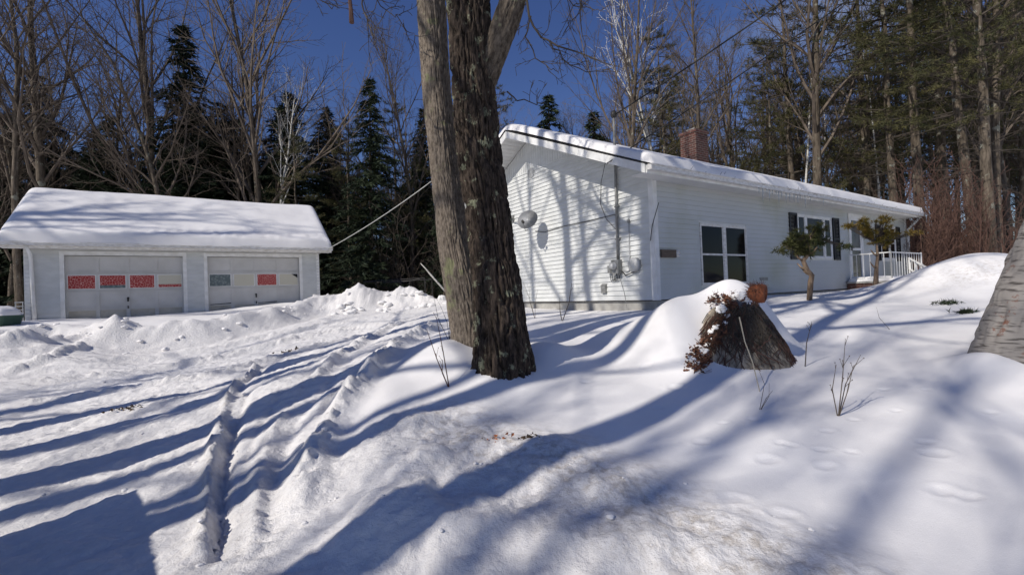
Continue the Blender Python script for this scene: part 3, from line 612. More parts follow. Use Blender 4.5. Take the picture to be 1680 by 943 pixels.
m = MB(); m.lathe([(.15, 0), (.15, .08), (.13, .1), (.0, .105)], (0, 0, .16), 20, R_); m.build('cover', M_ltgrey, co, True); m = MB(); m.tube([(-.05, -.02, .02), (-.05, .25, -.05), (-.05, .35, .05)], .012, 6); m.build('cable', M_cable, co)
py1, pz1 = wallpt(1033, 363); py0, pz0 = wallpt(1035, 436)
co = tag(empty('conduit', H(X0 - .03, py0, CZ + pz0), HROT), 'thin grey conduit with a bulb top beside the meter', 'conduit')
m = MB(); m.tube([(0, 0.12, -.12), (0, .03, -.1), (0, 0, 0), (0, py1 - py0, pz1 - pz0)], .012, 6); m.build('pipe', M_ltgrey, co); m = MB(); m.lathe([(0, -.05), (.03, -.03), (.035, .02), (0, .05)], (0, py1 - py0, pz1 - pz0), 10); m.build('cap', M_grey, co, True)
def cable(name, label, pts, r=.007, matl=None, sag=0, cat='cable', **kw):
    P_ = []
    for i in range(len(pts) - 1):
        for t in np.linspace(0, 1, 9)[:-1]: q = np.array(pts[i]) * (1 - t) + np.array(pts[i + 1]) * t; q[2] -= sag * 4 * t * (1 - t); P_.append(q)
    P_.append(np.array(pts[-1])); m = MB(); m.tube(P_, r, 5); o_ = m.build(name, matl or M_cable, None, True); tag(o_, label, cat); return o_
def gw_(px, py, off=.03): p = onplane(px, py, HX, X0 - off); return p
cable('dish_cable', 'black cable drooping from the dish to the mast across the gable wall', [gw_(878, 379), gw_(893, 381), gw_(925, 371), gw_(965, 363), gw_(1008, 352), gw_(1014, 357)], .008)
cable('drop_cable', 'thin black cable looping down the gable wall left of the mast', [onplane(994, 262, HX, X0 - OV), gw_(986, 300), gw_(985, 335), gw_(995, 360), gw_(1014, 380)], .006)
cable('ground_wire', 'thin wire dropping from the meter to the snow', [gw_(1016, 452), gw_(1024, 480), gw_(1029, 507)], .005, M_grey)
cable('corner_cable', 'black cable hanging down the house corner board', [gw_(1078, 333, .05) + H(0, -.04, 0), gw_(1070, 370, .05), gw_(1067, 395, .05)], .008)
# power lines
TP = H(X0 - .08, ty, 0) + np.array([0, 0, TZ + CZ])
def far(px, py, d): return D(px, py, d)
p1 = far(1292, -2, 8.0); q1 = TP + (p1 - TP) * 4.5
cable('power_line', 'black power line rising from the mast head out of the top of the picture', [TP + [0, 0, .02], p1, q1], .016, sag=.03, cat='power line')
T2 = onplane(996, 268, HX, X0 - OV - .05); p2 = far(1395, -2, 7.4); q2 = T2 + (p2 - T2) * 4
cable('telephone_line', 'thin dark telephone line running from the rake edge up to the right', [T2, p2, q2], .011, sag=.03, cat='telephone line')
gE = H(3.5, 18.0, 1.72 + CZ); 
cable('garage_line', 'pale overhead wire from the garage eave to the house behind the maple', [gE, D(715, 292, 14.6), H(X0 - .4, YB + EO, 2.9 + CZ)], .014, M_whitecable, sag=.12, cat='overhead wire')
# icicles
ic = MB(); ic.tube([(0, 0, 0), (.003, 0, -.1), (0, .002, -.22), (0, 0, -.34)], [.016, .012, .007, .001], 6)
m_ice, _nt, _p = newmat('ice'); _p.inputs['Base Color'].default_value = (.75, .8, .84, 1); _p.inputs['Roughness'].default_value = .12; _p.inputs['Transmission Weight'].default_value = .55; _p.inputs['IOR'].default_value = 1.31
ice0 = tag(ic.build('icicle', m_ice, None, True), 'thin clear icicle hanging from the front eave of the house', 'icicle', 'icicles hanging from the house eave')
rng = random.Random(8)
for i, px in enumerate([1246, 1252, 1259, 1263, 1268, 1274, 1278, 1283, 1290, 1296, 1303, 1309, 1313, 1321, 1330, 1351]):
    r = ray(px, 330); X = (r @ HX) * (Y0 - EO - .09) / (r @ HY); oo = ice0 if i == 0 else ice0.copy()
    if i: COL.objects.link(oo)
    oo.location = H(X, Y0 - EO - .09, CZ + EZ + .03); s = rng.uniform(.3, 1.1); oo.scale = (1, 1, s)
# porch: brick steps and white railing
X_, z_ = frontpt(1398, 470); _pr = ray(1400, 470); PX = 16.15; po = tag(empty('porch', H(PX, Y0 - 1.2, CZ - .45), HROT), 'red brick front stoop with a snow covered top below the house door', 'porch')
m = MB(); m.b2((0, 0, -.3), (2.6, 1.17, .36)); m.build('brick_base', M_brick, po); m = MB(); m.b2((-.03, -.03, .36), (2.63, 1.16, .41)); m.build('slab', M_conc, po)
nx = 40; xs1 = np.linspace(0, 2.6, nx); ys1 = np.linspace(0, 1.14, 24); XX, YY = np.meshgrid(xs1, ys1); e = np.minimum(np.minimum(XX, 2.6 - XX), np.minimum(YY, 1.16 - YY)); ZZ = .412 + .13 * np.sqrt(1 - (1 - np.clip(e / .15, 0, 1)) ** 2) * (1 + .25 * fbm2(XX * 2, YY * 2, 3))
npmesh('snow_cap', np.stack([XX, YY, ZZ], -1).reshape(-1, 3), gridfaces(24, nx), M_snow, parent=po)
m = MB(); m.b2((2.6, .2, -.3), (2.95, 1.1, .2)); m.b2((2.95, .2, -.3), (3.3, 1.1, .02)); m.build('step', M_brick, po)
m = MB()
def rail(a, b, z0, z1, n, za=0):
    a = np.array(a, float); b = np.array(b, float)
    for z in (z0 + .08, z1): m.tube([a + [0, 0, z], b + [0, 0, z + za]], .018, 6)
    for i in range(n + 1):
        t = i / n; p = a * (1 - t) + b * t + [0, 0, za * t]; m.tube([p + [0, 0, z0 if i in (0, n) else z0 + .08], p + [0, 0, z1 + (.03 if i in (0, n) else 0)]], .022 if i in (0, n) else .009, 5)
rail((.05, .08, .41), (2.5, .08, .41), 0, .80, 12); rail((.05, .08, .41), (.05, 1.08, .41), 0, .80, 6)
m.build('railing', M_trim, po)
# wooden ramp rail beyond the house corner
a = D(1492, 424, 15.0); b = D(1524, 441, 13.2); rr = tag(empty('stair_railing', a - [0, 0, .9], 0), 'white sloping wooden stair railing just past the far house corner', 'railing')
m = MB(); d_ = b - a; 
for z in (.9, .55): m.tube([np.array([0, 0, z]), d_ + [0, 0, z]], .035, 4)
m.build('handrail', M_trim, rr); m = MB()
for t in (0, .33, .66, 1): m.tube([d_ * t + [0, 0, -.3], d_ * t + [0, 0, .93]], .04, 4)
m.build('posts', M_trim, rr)
# wall lamps beside door
lx, lz = frontpt(1391, 371); lo = tag(empty('wall_lamp', H(lx, Y0 - .012, CZ + lz), HROT), 'small black twin spotlight fixed left of the house door', 'wall lamp')
m = MB(); m.box((0, -.02, 0), (.1, .03, .1)); m.build('base', M_black, lo)
for s in (-1, 1): m = MB(); m.lathe([(.03, 0), (.05, .05), (.055, .12), (.03, .12)], (s * .06, -.05, 0), 10, np.stack([[0, 1, 0], [0, 0, 1], un(np.array([s, -.6, -.1]))], 1)); m.build('lamp_head', M_black, lo, True)

# ================================================================ GARAGE
GY = 18.0; GX0, GX1 = -4.08, 3.52; GD = 4.9; GZB = -.47
gar = tag(empty('garage', H(GX0, GY, CZ + GZB), HROT), 'white two door garage with a thick blanket of snow on its roof', 'garage')
gq = lambda X, Y, z: np.array([X - GX0, Y - GY, z - GZB])
D1 = (-3.28, -.53, GZB, 1.60); D2 = (.12, 2.86, GZB, 1.60); GEZ = 1.80; GOV = .36; GRY = GY + GD / 2; GPIT = (3.56 - GEZ) / (GD / 2 + .35)
grz = lambda Y: GEZ + GPIT * ((Y - (GY - .35)) if Y <= GRY else (GY + GD + .35 - Y))
m = MB()
for sx0, sx1 in ((GX0, GX0 + .1), (GX1 - .1, GX1)):
    gp = [gq(sx0, GY + .01, GZB), gq(sx0, GY + .01, grz(GY) - .02), gq(sx0, GRY, grz(GRY) - .02), gq(sx0, GY + GD, grz(GY + GD) - .02), gq(sx0, GY + GD, GZB)]; m.prism(gp[::-1], (sx1 - sx0, 0, 0))
m.b2(gq(GX0 + .1, GY + GD - .1, GZB), gq(GX1 - .1, GY + GD, 1.9))
for a, b in ((GX0 + .1, D1[0]), (D1[1], D2[0]), (D2[1], GX1 - .1)): m.b2(gq(a, GY + .002, GZB), gq(b, GY + .14, 1.6))
m.b2(gq(GX0 + .1, GY + .002, 1.6), gq(GX1 - .1, GY + .14, 1.95)); m.build('wall', M_siding, gar)
m = MB(); course_wall(m, gq(0, GY, 0), (1, 0, 0), (0, -1, 0), lambda z: (GX0, GX1), GZB, 1.78, e=.11, prot=.032, holes=[(D1[0] - .1, D1[1] + .1, -2, 1.72), (D2[0] - .1, D2[1] + .1, -2, 1.72)])
course_wall(m, gq(GX0, 0, 0), (0, 1, 0), (-1, 0, 0), lambda z: (GY, GY + GD) if z < grz(GY) else (GY - .35 + (z - GEZ) / GPIT, GY + GD + .35 - (z - GEZ) / GPIT), GZB, 3.5); m.build('siding', M_siding, gar)
m = MB()
m.b2(gq(GX1 - .09, GY - .025, GZB), gq(GX1 + .01, GY - .001, 1.79)); m.build('corner_board', M_trim, gar); m = MB(); m.b2(gq(GX0, GY - .025, GZB), gq(GX0 + .1, GY - .001, 1.79))
m.b2(gq(GX0 - .02, GY - .001, GZB), gq(GX0 - .001, GY + .1, 1.9)); m.build('corner_board', M_trim, gar)
m = MB(); GRX0, GRX1 = GX0 - GOV - .05, GX1 + GOV
for sgn, ye in ((0, GY - .35), (1, GY + GD + .35)):
    a = gq(GRX0, ye, GEZ + .02); b = gq(GRX0, GRY, grz(GRY) + .02); pts = [a, b, b + [0, 0, .1], a + [0, 0, .1]]; m.prism(pts if sgn else pts[::-1], (GRX1 - GRX0, 0, 0))
m.build('roof', M_trimold, gar)
m = MB(); m.b2(gq(GRX0 - .02, GY - .375, GEZ - .05), gq(GRX1 + .02, GY - .352, GEZ + .13)); m.b2(gq(GRX0, GY - .352, GEZ - .03), gq(GRX1, GY - .002, GEZ - .01))
for X in (GRX0 - .02, GRX1):
    for ye in (GY - .35, GY + GD + .35): a = gq(X, ye, GEZ - .05); b = gq(X, GRY, grz(GRY) - .05); m.prism([a, b, b + [0, 0, .175], a + [0, 0, .175]], (.02, 0, 0))
m.build('fascia', M_trimold, gar)
m = MB(); m.b2(gq(GRX0 - .04, GY - .48, GEZ + .02), gq(GRX1 + .04, GY - .378, GEZ + .11)); m.b2(gq(GRX0 - .05, GY - .49, GEZ + .10), gq(GRX1 + .05, GY - .378, GEZ + .125)); m.build('gutter', M_trimold, gar)
m = MB(); m.tube([gq(GX0 + .13, GY - .4, GEZ), gq(GX0 + .14, GY - .09, GEZ - .22), gq(GX0 + .16, GY - .08, .8), gq(GX0 + .20, GY - .08, GZB)], .045, 8); m.build('downspout', M_trim, gar, True)
snow_roof('roof_snow', gar, GRX0 - GX0 - .02, GRX1 - GX0 + .02, -.50, GD / 2, GD + .4, GEZ + .09 - GZB, grz(GRY) + .12 - GZB, .27, 12, .02, .24)
# doors
def fabric(name, kind):
    m_, nt, p = newmat(name); N = nt.nodes.new; K = nt.links.new; p.inputs['Roughness'].default_value = .35; p.inputs['Specular IOR Level'].default_value = .4
    t = N('ShaderNodeTexCoord'); v = N('ShaderNodeTexVoronoi'); r = N('ShaderNodeValToRGB'); K(t.outputs['Object'], v.inputs['Vector'])
    e0, e1 = r.color_ramp.elements
    if kind == 'red': v.inputs['Scale'].default_value = 17; v.feature = 'DISTANCE_TO_EDGE'; e0.position = .03; e1.position = .09; e0.color = (.6, .3, .26, 1); e1.color = (.33, .018, .02, 1)
    if kind == 'cream': v.inputs['Scale'].default_value = 8.5; v.inputs['Randomness'].default_value = .12; e0.position = .13; e1.position = .19; e0.color = (.13, .12, .10, 1); e1.color = (.56, .53, .43, 1)
    if kind == 'blue': v.inputs['Scale'].default_value = 13; e0.position = .1; e1.position = .6; e0.color = (.22, .26, .26, 1); e1.color = (.11, .14, .145, 1)
    K(v.outputs['Distance'], r.inputs[0]); K(r.outputs[0], p.inputs['Base Color']); return m_
FB = {k: fabric(k + '_fabric_pane', k) for k in ('red', 'cream', 'blue')}
M_panel = mat('door_panel', (.60, .59, .57), (.52, .51, .485), 2.2, .55); M_panelold = mat('worn_door_panel', (.52, .49, .42), (.40, .37, .31), 5, .7)
M_line = mat('gap', (.02, .02, .02), None)
for di, (a, b, z0, z1) in enumerate((D1, D2)):
    f = MB()
    for x0_, x1_ in ((a - .1, a), (b, b + .1)): f.b2(gq(x0_, GY - .02, GZB), gq(x1_, GY + .15, z1 + .12))
    f.b2(gq(a, GY - .019, z1), gq(b, GY + .149, z1 + .12)); f.build('door_frame', M_trim, gar)
    dy = GY + .11; dm_ = MB(); dm_.b2(gq(a, dy, z0), gq(b, dy + .04, z1)); dm_.m = 0; sh = (z1 - z0) / 4; cw = (b - a) / 4
    for r_ in range(4):
        zb = z0 + sh * r_; zt = zb + sh
        for zz in (zb + .006, zt - .045): dm_.b2(gq(a, dy - .02, zz), gq(b, dy - .0005, zz + .039))
        for c in range(5):
            xx = a + cw * c; w = .04; xa = max(a, xx - w); xb_ = min(b, xx + w); dm_.b2(gq(xa, dy - .019, zb + .045), gq(xb_, dy - .0004, zt - .045))
    dob = dm_.build('overhead_door', M_panel, gar, label=['left garage door with three red panes and one cream pane', 'right garage door with one blue pane, one red and two cream panes'][di])
    kinds = [['red', 'red', 'red', 'cream'], ['blue', 'cream', 'red', 'cream']][di]
    for c in range(4):
        xa = a + cw * c + .052; xb_ = a + cw * (c + 1) - .052; za = z0 + 2 * sh + .075; zt = z0 + 3 * sh - .065
        w = MB(); w.b2(gq(xa - .02, dy - .026, za - .02), gq(xb_ + .02, dy - .02, zt + .02)); w.build('window', M_trim, dob)
        w = MB(); w.b2(gq(xa, dy - .029, za), gq(xb_, dy - .0265, zt)); w.build('pane', FB[kinds[c]], dob)
        if di == 0 and c in (1, 3): w = MB(); w.b2(gq(xa, dy - .032, za), gq(xb_, dy - .0295, za + .09)); w.build('pane_strip', FB['blue' if c == 1 else 'red'], dob)
        if di == 1 and c == 3: w = MB(); w.prism([gq(xb_ - .2, dy - .032, zt), gq(xb_, dy - .032, zt - .14), gq(xb_, dy - .032, zt)], (0, .0025, 0)); w.build('torn_corner', M_line, dob)
        bp = MB(); bp.b2(gq(xa, dy - .004, z0 + .05), gq(xb_, dy - .001, z0 + sh - .05)); bp.build('bottom_panel', M_panelold, dob)
        if di == 1 and c in (0, 2): w = MB(); w.prism([gq(xa, dy - .0225, z0 + sh - .02), gq(xb_, dy - .0225, z0 + sh + .0), gq(xb_, dy - .0225, z0 + sh + .03), gq(xa, dy - .0225, z0 + sh - .0)], (0, .002, 0)); w.build('gap', M_line, dob)
    w = MB(); xm = (a + b) / 2; w.lathe([(.03, 0), (.03, .02), (.012, .03), (.012, .06)], gq(xm, dy - .02, z0 + sh * 1.55), 10, np.array([[1, 0, 0], [0, 0, -1], [0, 1, 0.]])); w.b2(gq(xm - .02, dy - .06, z0 + sh * 1.35), gq(xm + .02, dy - .03, z0 + sh * 1.52)); w.tube([gq(xm, dy - .05, z0 + sh * .95), gq(xm, dy - .07, z0 + sh * 1.1)], .015, 6); w.build('handle', M_dark, dob)

# ================================================================ TREES
def grow(rng, tmb, cmb, p, d, L_, r, lev, cfg):
    """one axis and everything that leaves it"""
    seg = cfg['seg'][lev]; n = max(2, int(round(seg))); pts = [p]; rs = [r]; q = p.copy(); dd = d.copy(); trop = cfg['trop'][lev]; wan = cfg['wan'][lev]
    for i in range(n):
        dd = un(dd + np.array([rng.gauss(0, wan), rng.gauss(0, wan), rng.gauss(0, wan) + trop])); q = q + dd * L_ / n; pts.append(q); rs.append(max(r * (1 - (i + 1) / n) ** cfg['tap'] + r * .12, cfg['rmin']))
    (tmb if lev == 0 else cmb).tube(pts, rs, [cfg.get('tk', 9), 5, 3, 3][lev], cap=False)
    if lev + 1 >= cfg['levels']: return
    nc = cfg['n'][lev]; nc = max(1, int(nc * (.7 + .6 * rng.random()))) if lev else nc; t0 = cfg['t0'][lev]; az = rng.random() * 6.28
    for k in range(nc):
        t = t0 + (1 - t0) * ((k + rng.random() * .8) / nc) ** cfg.get('dist', 1); f = min(t * n, n - 1e-3); i = int(f); a = pts[i] + (pts[i + 1] - pts[i]) * (f - i); ax = un(pts[i + 1] - pts[i])
        az += 2.4 + rng.gauss(0, .4); s1 = un(np.cross(ax, [.3, .5, .81])); s2 = np.cross(ax, s1); ang = math.radians(rng.gauss(cfg['ang'][lev], 8))
        nd = ax * math.cos(ang) + (s1 * math.cos(az) + s2 * math.sin(az)) * math.sin(ang)
        ll = L_ * cfg['len'][lev] * (1 - cfg['ltap'][lev] * (t - t0) / (1 - t0)) * rng.uniform(.65, 1.2)
        rr = min(rs[i] * cfg.get('cap', .5), ll * cfg['rl'] + cfg['rmin']); grow(rng, tmb, cmb, a, un(nd), ll, rr, lev + 1, cfg)
CF = dict(levels=4, seg=[12, 6, 4, 2], trop=[.02, .10, .06, .03], wan=[.035, .10, .13, .16], tap=.75, rmin=.006, n=[22, 11, 9], t0=[.28, .15, .12], ang=[34, 36, 40], len=[.42, .42, .42], ltap=[.62, .5, .4], rl=.010)
def tree_pair(name, seed, h, r, cfg, mt, mc, twig=None):
    rng = random.Random(seed); t, c = MB(), MB(); grow(rng, t, c, np.zeros(3) - [0, 0, .3], un(np.array([rng.gauss(0, .03), rng.gauss(0, .03), 1]) if name != 'roadside_tree' else np.array([0, 0, 1.])), h, r, 0, cfg)
    return dict(name=name, h=h, parts=[('trunk', t.mesh('trunk', mt, True)), ('crown', c.mesh('crown', mc))])
def needles(cs, ds, n, ln, wd, seed, spread=.9):
    R = np.random.RandomState(seed); cs = np.repeat(np.array(cs), n, 0); ds = np.repeat(np.array(ds), n, 0); d = ds + R.randn(*cs.shape) * spread; d /= np.linalg.norm(d, axis=1)[:, None] + 1e-9
    s = np.cross(d, R.randn(*cs.shape)); s /= np.linalg.norm(s, axis=1)[:, None] + 1e-9; l = ln * (.6 + .8 * R.rand(len(cs), 1)); w = wd * (.6 + .8 * R.rand(len(cs), 1))
    v = np.stack([cs - s * w * .5, cs + s * w * .5, cs + d * l], 1).reshape(-1, 3); return v, np.arange(len(v)).reshape(-1, 3)
def npme(name, v, f, m):
    o = npmesh(name, v, f, m, smooth=False); me = o.data; bpy.data.objects.remove(o); return me
def pine(name, seed, h, r, cb, Lb, matn, mb_=None, tuft=7, sz=(.17, .022), subs=8, up=.12, dead=10, whorl=.62):
    rng = random.Random(seed); t, b = MB(), MB(); n = 12; pts = [np.array([rng.gauss(0, .04) * i / n * h * .08, rng.gauss(0, .04) * i / n * h * .08, -.3 + h * i / n]) for i in range(n + 1)]
    t.tube(pts, [max(r * (1 - i / n) ** .8, .012) for i in range(n + 1)], 9, False); at_ = lambda z: pts[min(int(z / h * n), n - 1)] + (pts[min(int(z / h * n), n - 1) + 1] - pts[min(int(z / h * n), n - 1)]) * ((z / h * n) % 1)
    cs, ds = [], []; z = cb
    while z < h * .985:
        fr = (z - cb) / (h - cb); ll = Lb * (.35 + .65 * math.sin(min(1, (fr + .18) * 1.5) * 1.57)) * (1 - fr) ** .55 + .3
        for k in range(rng.choice([3, 4, 5])):
            if rng.random() < .12: continue
            a = rng.random() * 6.28; d = np.array([math.cos(a), math.sin(a), rng.gauss(.05, .14)]); L2 = ll * rng.uniform(.55, 1.2); p0 = at_(z + rng.uniform(-.1, .1)); bp = [p0]; dd = d
            for i in range(5): dd = un(dd + [rng.gauss(0, .1), rng.gauss(0, .1), up * (.2 + i * .25) * rng.random()]); bp.append(bp[-1] + dd * L2 / 5)
            b.tube(bp, [.012 * L2 + .01, .01 * L2 + .008, .018, .013, .009, .005], 4, False)
            for j in range(subs):
                f = rng.uniform(.28, 1) * 5 - 1e-3; i = int(f); p = bp[i] + (bp[i + 1] - bp[i]) * (f - i); ax = un(bp[i + 1] - bp[i]); sd = un(np.cross(ax, [0, 0, 1])) * rng.choice([-1, 1])
                d2 = un(ax * rng.uniform(.3, .9) + sd * rng.uniform(.2, .9) + [0, 0, rng.gauss(.12, .12)]); l2 = L2 * .28 * rng.uniform(.4, 1); e = p + d2 * l2; b.tube([p, e], [.008, .004], 3, False)
                m_ = max(2, int(l2 / .13))
                for q in range(m_): cs.append(p + d2 * l2 * (q + 1) / m_ + np.array([rng.gauss(0, .04) for _ in range(3)])); ds.append(d2 + [0, 0, .25])
        z += whorl * rng.uniform(.7, 1.3)
    for i in range(dead):
        z = rng.uniform(cb * .25, cb * 1.1); a = rng.random() * 6.28; d = np.array([math.cos(a), math.sin(a), rng.gauss(-.05, .2)]); L2 = rng.uniform(.5, 2.6); p0 = at_(z); e = p0 + d * L2 * .5; e2 = e + un(d + [rng.gauss(0, .3), rng.gauss(0, .3), rng.gauss(-.1, .25)]) * L2 * .5; b.tube([p0, e, e2], [.022, .014, .005], 4, False)
        for k in range(4): w = p0 + (e2 - p0) * rng.uniform(.3, .95); b.tube([w, w + np.array([rng.gauss(0, .25), rng.gauss(0, .25), rng.gauss(0, .2)])], [.008, .003], 3, False)
    v, f = needles(cs, ds, tuft, sz[0], sz[1], seed)
    return dict(name=name, h=h, parts=[('trunk', t.mesh('trunk', mb_ or M_bark_dark, True)), ('branches', b.mesh('branches', M_twigd)), ('foliage', npme('foliage', v, f, matn))])
def hemlock(name, seed, h, r, W, matn, z0=.4):
    rng = random.Random(seed); t, b = MB(), MB(); t.tube([(0, 0, -.3), (0, 0, h * .5), (0, 0, h)], [r, r * .55, .015], 8, False); cs, ds = [], []; z = z0
    while z < h * .99:
        fr = z / h; ll = W * (1 - fr) ** .8 * rng.uniform(.8, 1.15) + .12
        for k in range(5):
            a = rng.random() * 6.28; L2 = ll * rng.uniform(.6, 1.15); d = np.array([math.cos(a), math.sin(a), .12]); bp = [np.array([0, 0, z])]; dd = un(d)
            for i in range(4): dd = un(dd + [rng.gauss(0, .07), rng.gauss(0, .07), -.10 - .05 * rng.random()]); bp.append(bp[-1] + dd * L2 / 4)
            b.tube(bp, [.02, .015, .012, .008, .004], 3, False); m_ = max(3, int(L2 / .13))
            for q in range(m_):
                f = (q + rng.random()) / m_ * 4 * .999; i = int(f); p = bp[i] + (bp[i + 1] - bp[i]) * (f - i); ax = un(bp[i + 1] - bp[i])
                for sgn in (-1, 1): cs.append(p + np.array([rng.gauss(0, .05), rng.gauss(0, .05), rng.gauss(0, .04)])); ds.append(un(ax * .7 + np.cross(ax, [0, 0, 1]) * sgn * rng.uniform(.4, 1.2) + [0, 0, -.2]) * 1.4)
        z += rng.uniform(.2, .36)
    v, f = needles(cs, ds, 3, .36, .085, seed, .45)
    return dict(name=name, h=h, parts=[('trunk', t.mesh('trunk', M_bark_dark, True)), ('branches', b.mesh('branches', M_twigd)), ('foliage', npme('foliage', v, f, matn))])
import time as _t; _t0 = _t.time()
BARE = [tree_pair('bare_hardwood', 11 + i, h, r, dict(CF, **kw), M_bark, M_twig) for i, (h, r, kw) in enumerate([
    (17, .16, {}), (16, .14, dict(ang=[26, 32, 38], t0=[.15, .12, .1], len=[.58, .42, .42], rl=.012)), (18, .13, dict(n=[26, 8, 8], t0=[.4, .2, .15], len=[.26, .45, .42])),
    (15, .11, dict(ang=[22, 28, 36], t0=[.3, .2, .1], n=[16, 11, 9], len=[.5, .4, .4])), (17, .14, dict(wan=[.06, .12, .15, .2], ang=[46, 42, 45]))])]
CAST = [tree_pair('roadside_tree', 71 + i, 20, r, dict(CF, levels=4, n=[nb, 5, 4], t0=[t0, .25, .2], wan=[.012, .12, .15, .2], ang=[an, 42, 45], len=[.34, .4, .4], rl=.014, rmin=.008), M_bark, M_twig) for i, (r, nb, t0, an) in enumerate([(.17, 9, .5, 45), (.13, 7, .42, 40), (.21, 9, .52, 50)])]
BIRCH = [tree_pair('white_birch', 31 + i, h, r, dict(CF, n=[11, 6, 5], t0=[.4, .2, .15], ang=[24, 32, 40], wan=[.04, .10, .14, .18], len=[.38, .4, .4], rl=.008), M_birch, M_birch if i == 0 else M_twig) for i, (h, r) in enumerate([(15, .10), (14, .07)])]
PINE = [pine('white_pine', 41, 19, .20, 4.5, 3.6, M_needle, M_bark, tuft=8, sz=(.2, .026), subs=10), pine('white_pine', 42, 20, .19, 6.0, 3.4, M_needle, M_bark, dead=22, tuft=8, sz=(.2, .026), subs=10), pine('white_pine', 43, 17, .18, 3.2, 3.4, M_needle, M_bark, dead=8, tuft=8, sz=(.2, .026), subs=10), pine('white_pine', 44, 21, .22, 7.5, 4.0, M_needle, M_bark, dead=34, tuft=8, sz=(.2, .026), subs=10)]
HEM = [hemlock('hemlock', 51, 15, .2, 3.4, M_hemlock), hemlock('hemlock', 52, 12, .16, 2.7, M_hemlock), hemlock('spruce', 53, 13, .17, 3.9, M_hemlock)]
def sapling(name, seed, h, mt, stems=9, spread=.25):
    rng = random.Random(seed); m_ = MB(); cfg = dict(CF, levels=3, seg=[6, 3, 2], n=[11, 5], t0=[.2, .2], ang=[32, 38], len=[.36, .4], ltap=[.4, .3], rmin=.005, tk=4)
    for i in range(stems): grow(rng, m_, m_, np.array([rng.gauss(0, .35), rng.gauss(0, .35), -.1]), un(np.array([rng.gauss(0, spread), rng.gauss(0, spread), 1])), h * rng.uniform(.5, 1.1), .018, 0, cfg)
    return dict(name=name, h=h, parts=[('stems', m_.mesh('stems', mt))])
BRUSH = [sapling('bare_shrub', 61, 3.4, M_twigd), sapling('bare_shrub', 62, 4.2, M_twig, 7), sapling('bare_shrub', 63, 3.6, M_redtwig, 12, .2)]
print('t_terr', _t0); print('tree protos', _t.time() - _t0, [sum(len(p[1].polygons) for p in t['parts']) for t in BARE + BIRCH + PINE + HEM + BRUSH])
def put(proto, x, y, h, label, cat, group=None, rz=None, lean=(0, 0), wide=1.0, z=None, parts=True):
    rz = random.random() * 6.28 if rz is None else rz; s = h / proto['h']
    o = empty(proto['name'], (x, y, ter(x, y) if z is None else z), rz); tag(o, label, cat, group); o.rotation_euler = (lean[0], lean[1], rz); o.scale = (s * wide, s * wide, s)
    for nm, me in proto['parts']: c = bpy.data.objects.new(nm, me); COL.objects.link(c); c.parent = o
    return o
def top(px, py, depth): return D(px, py, depth)
def putpx(proto, px, toppy, depth, label, cat, group=None, **kw):
    r = ray(px, 470); x = r[0] / r[1] * depth; zt = D(px, toppy, depth)[2]; zb = ter(x, depth)
    kw2 = dict(kw); return put(proto, x, depth, max(zt - zb, 1), label, cat, group, z=zb, **kw2)
random.seed(5)
# ---- trees one can single out
putpx(BARE[0], 78, -190, 23, 'thick bare tree with knotty trunk rising behind the left end of the garage roof', 'tree', rz=1.0)
putpx(BARE[2], 32, -160, 22, 'leaning bare tree at the far left edge behind the garage', 'tree', lean=(.0, -.06), rz=2.0)
putpx(HEM[0], 312, 38, 27, 'tallest dark hemlock spire behind the middle of the garage roof', 'tree', rz=.5)
putpx(BARE[1], 432, -120, 25.5, 'broad vase shaped bare tree rising behind the right half of the garage', 'tree', rz=1.3)
putpx(BIRCH[0], 440, 110, 24.5, 'slim leaning white birch behind the garage roof near its right end', 'birch', lean=(0, .14), rz=0)
putpx(BARE[1], 236, -140, 26, 'tall many stemmed bare tree just left of the tallest hemlock', 'tree', rz=3.1)
putpx(HEM[2], 70, 120, 27, 'wide dark hemlock behind the left end of the garage', 'tree', rz=1)
putpx(HEM[1], 186, 185, 26, 'short dark conifer between the leaning tree and the hemlock spire', 'tree')
putpx(PINE[2], 490, 215, 24, 'small bushy pine behind the right end of the garage roof', 'pine tree')
putpx(PINE[2], 576, 190, 26, 'round topped green pine in the gap between garage and maple', 'pine tree', rz=2)
putpx(PINE[0], 655, 160, 29, 'large green pine just left of the big maple trunk', 'pine tree', rz=4)
putpx(PINE[2], 822, 120, 34, 'dark pine top peeking out right of the maple trunk', 'pine tree', rz=1)
putpx(HEM[1], 912, 150, 38, 'small pointed conifer above the house ridge left of the mast', 'tree')
putpx(HEM[1], 985, 178, 36, 'greenish conifer directly behind the service mast', 'tree', rz=2)
putpx(BIRCH[0], 1098, -40, 30, 'white birch with forked stems above the house roof left of the chimney', 'birch', rz=1.2)
putpx(BARE[3], 1040, -90, 29, 'tall vase shaped bare tree behind the house roof left of the birch', 'tree', rz=.3)
putpx(PINE[2], 1095, 105, 34, 'green pine behind the white birch', 'pine tree', rz=3)
putpx(BARE[2], 1158, -60, 27, 'straight pale bare tree right behind the chimney', 'tree')
putpx(PINE[0], 1275, 60, 31, 'bushy green pine above the middle of the house roof', 'pine tree', rz=1)
putpx(BARE[0], 1345, -260, 25, 'thick pale trunk of a bare tree above the house roof right of the middle', 'tree', rz=2.2)
putpx(PINE[1], 1472, -260, 24, 'dark straight pine trunk rising over the far end of the house', 'pine tree', rz=.4)
putpx(PINE[3], 1515, -330, 22, 'thick grey pine trunk right of the far house end', 'pine tree', rz=1.9)
putpx(PINE[3], 1556, -290, 24, 'second dark pine trunk right of the far house end', 'pine tree', rz=3.3)
putpx(PINE[3], 1628, -420, 17, 'dark pine trunk standing next to the pale twin trunk on the right', 'pine tree', rz=5.0)
putpx(BARE[2], 1640, -380, 18, 'pale mossy bare trunk rising beside the dark pine on the right', 'tree', rz=1)
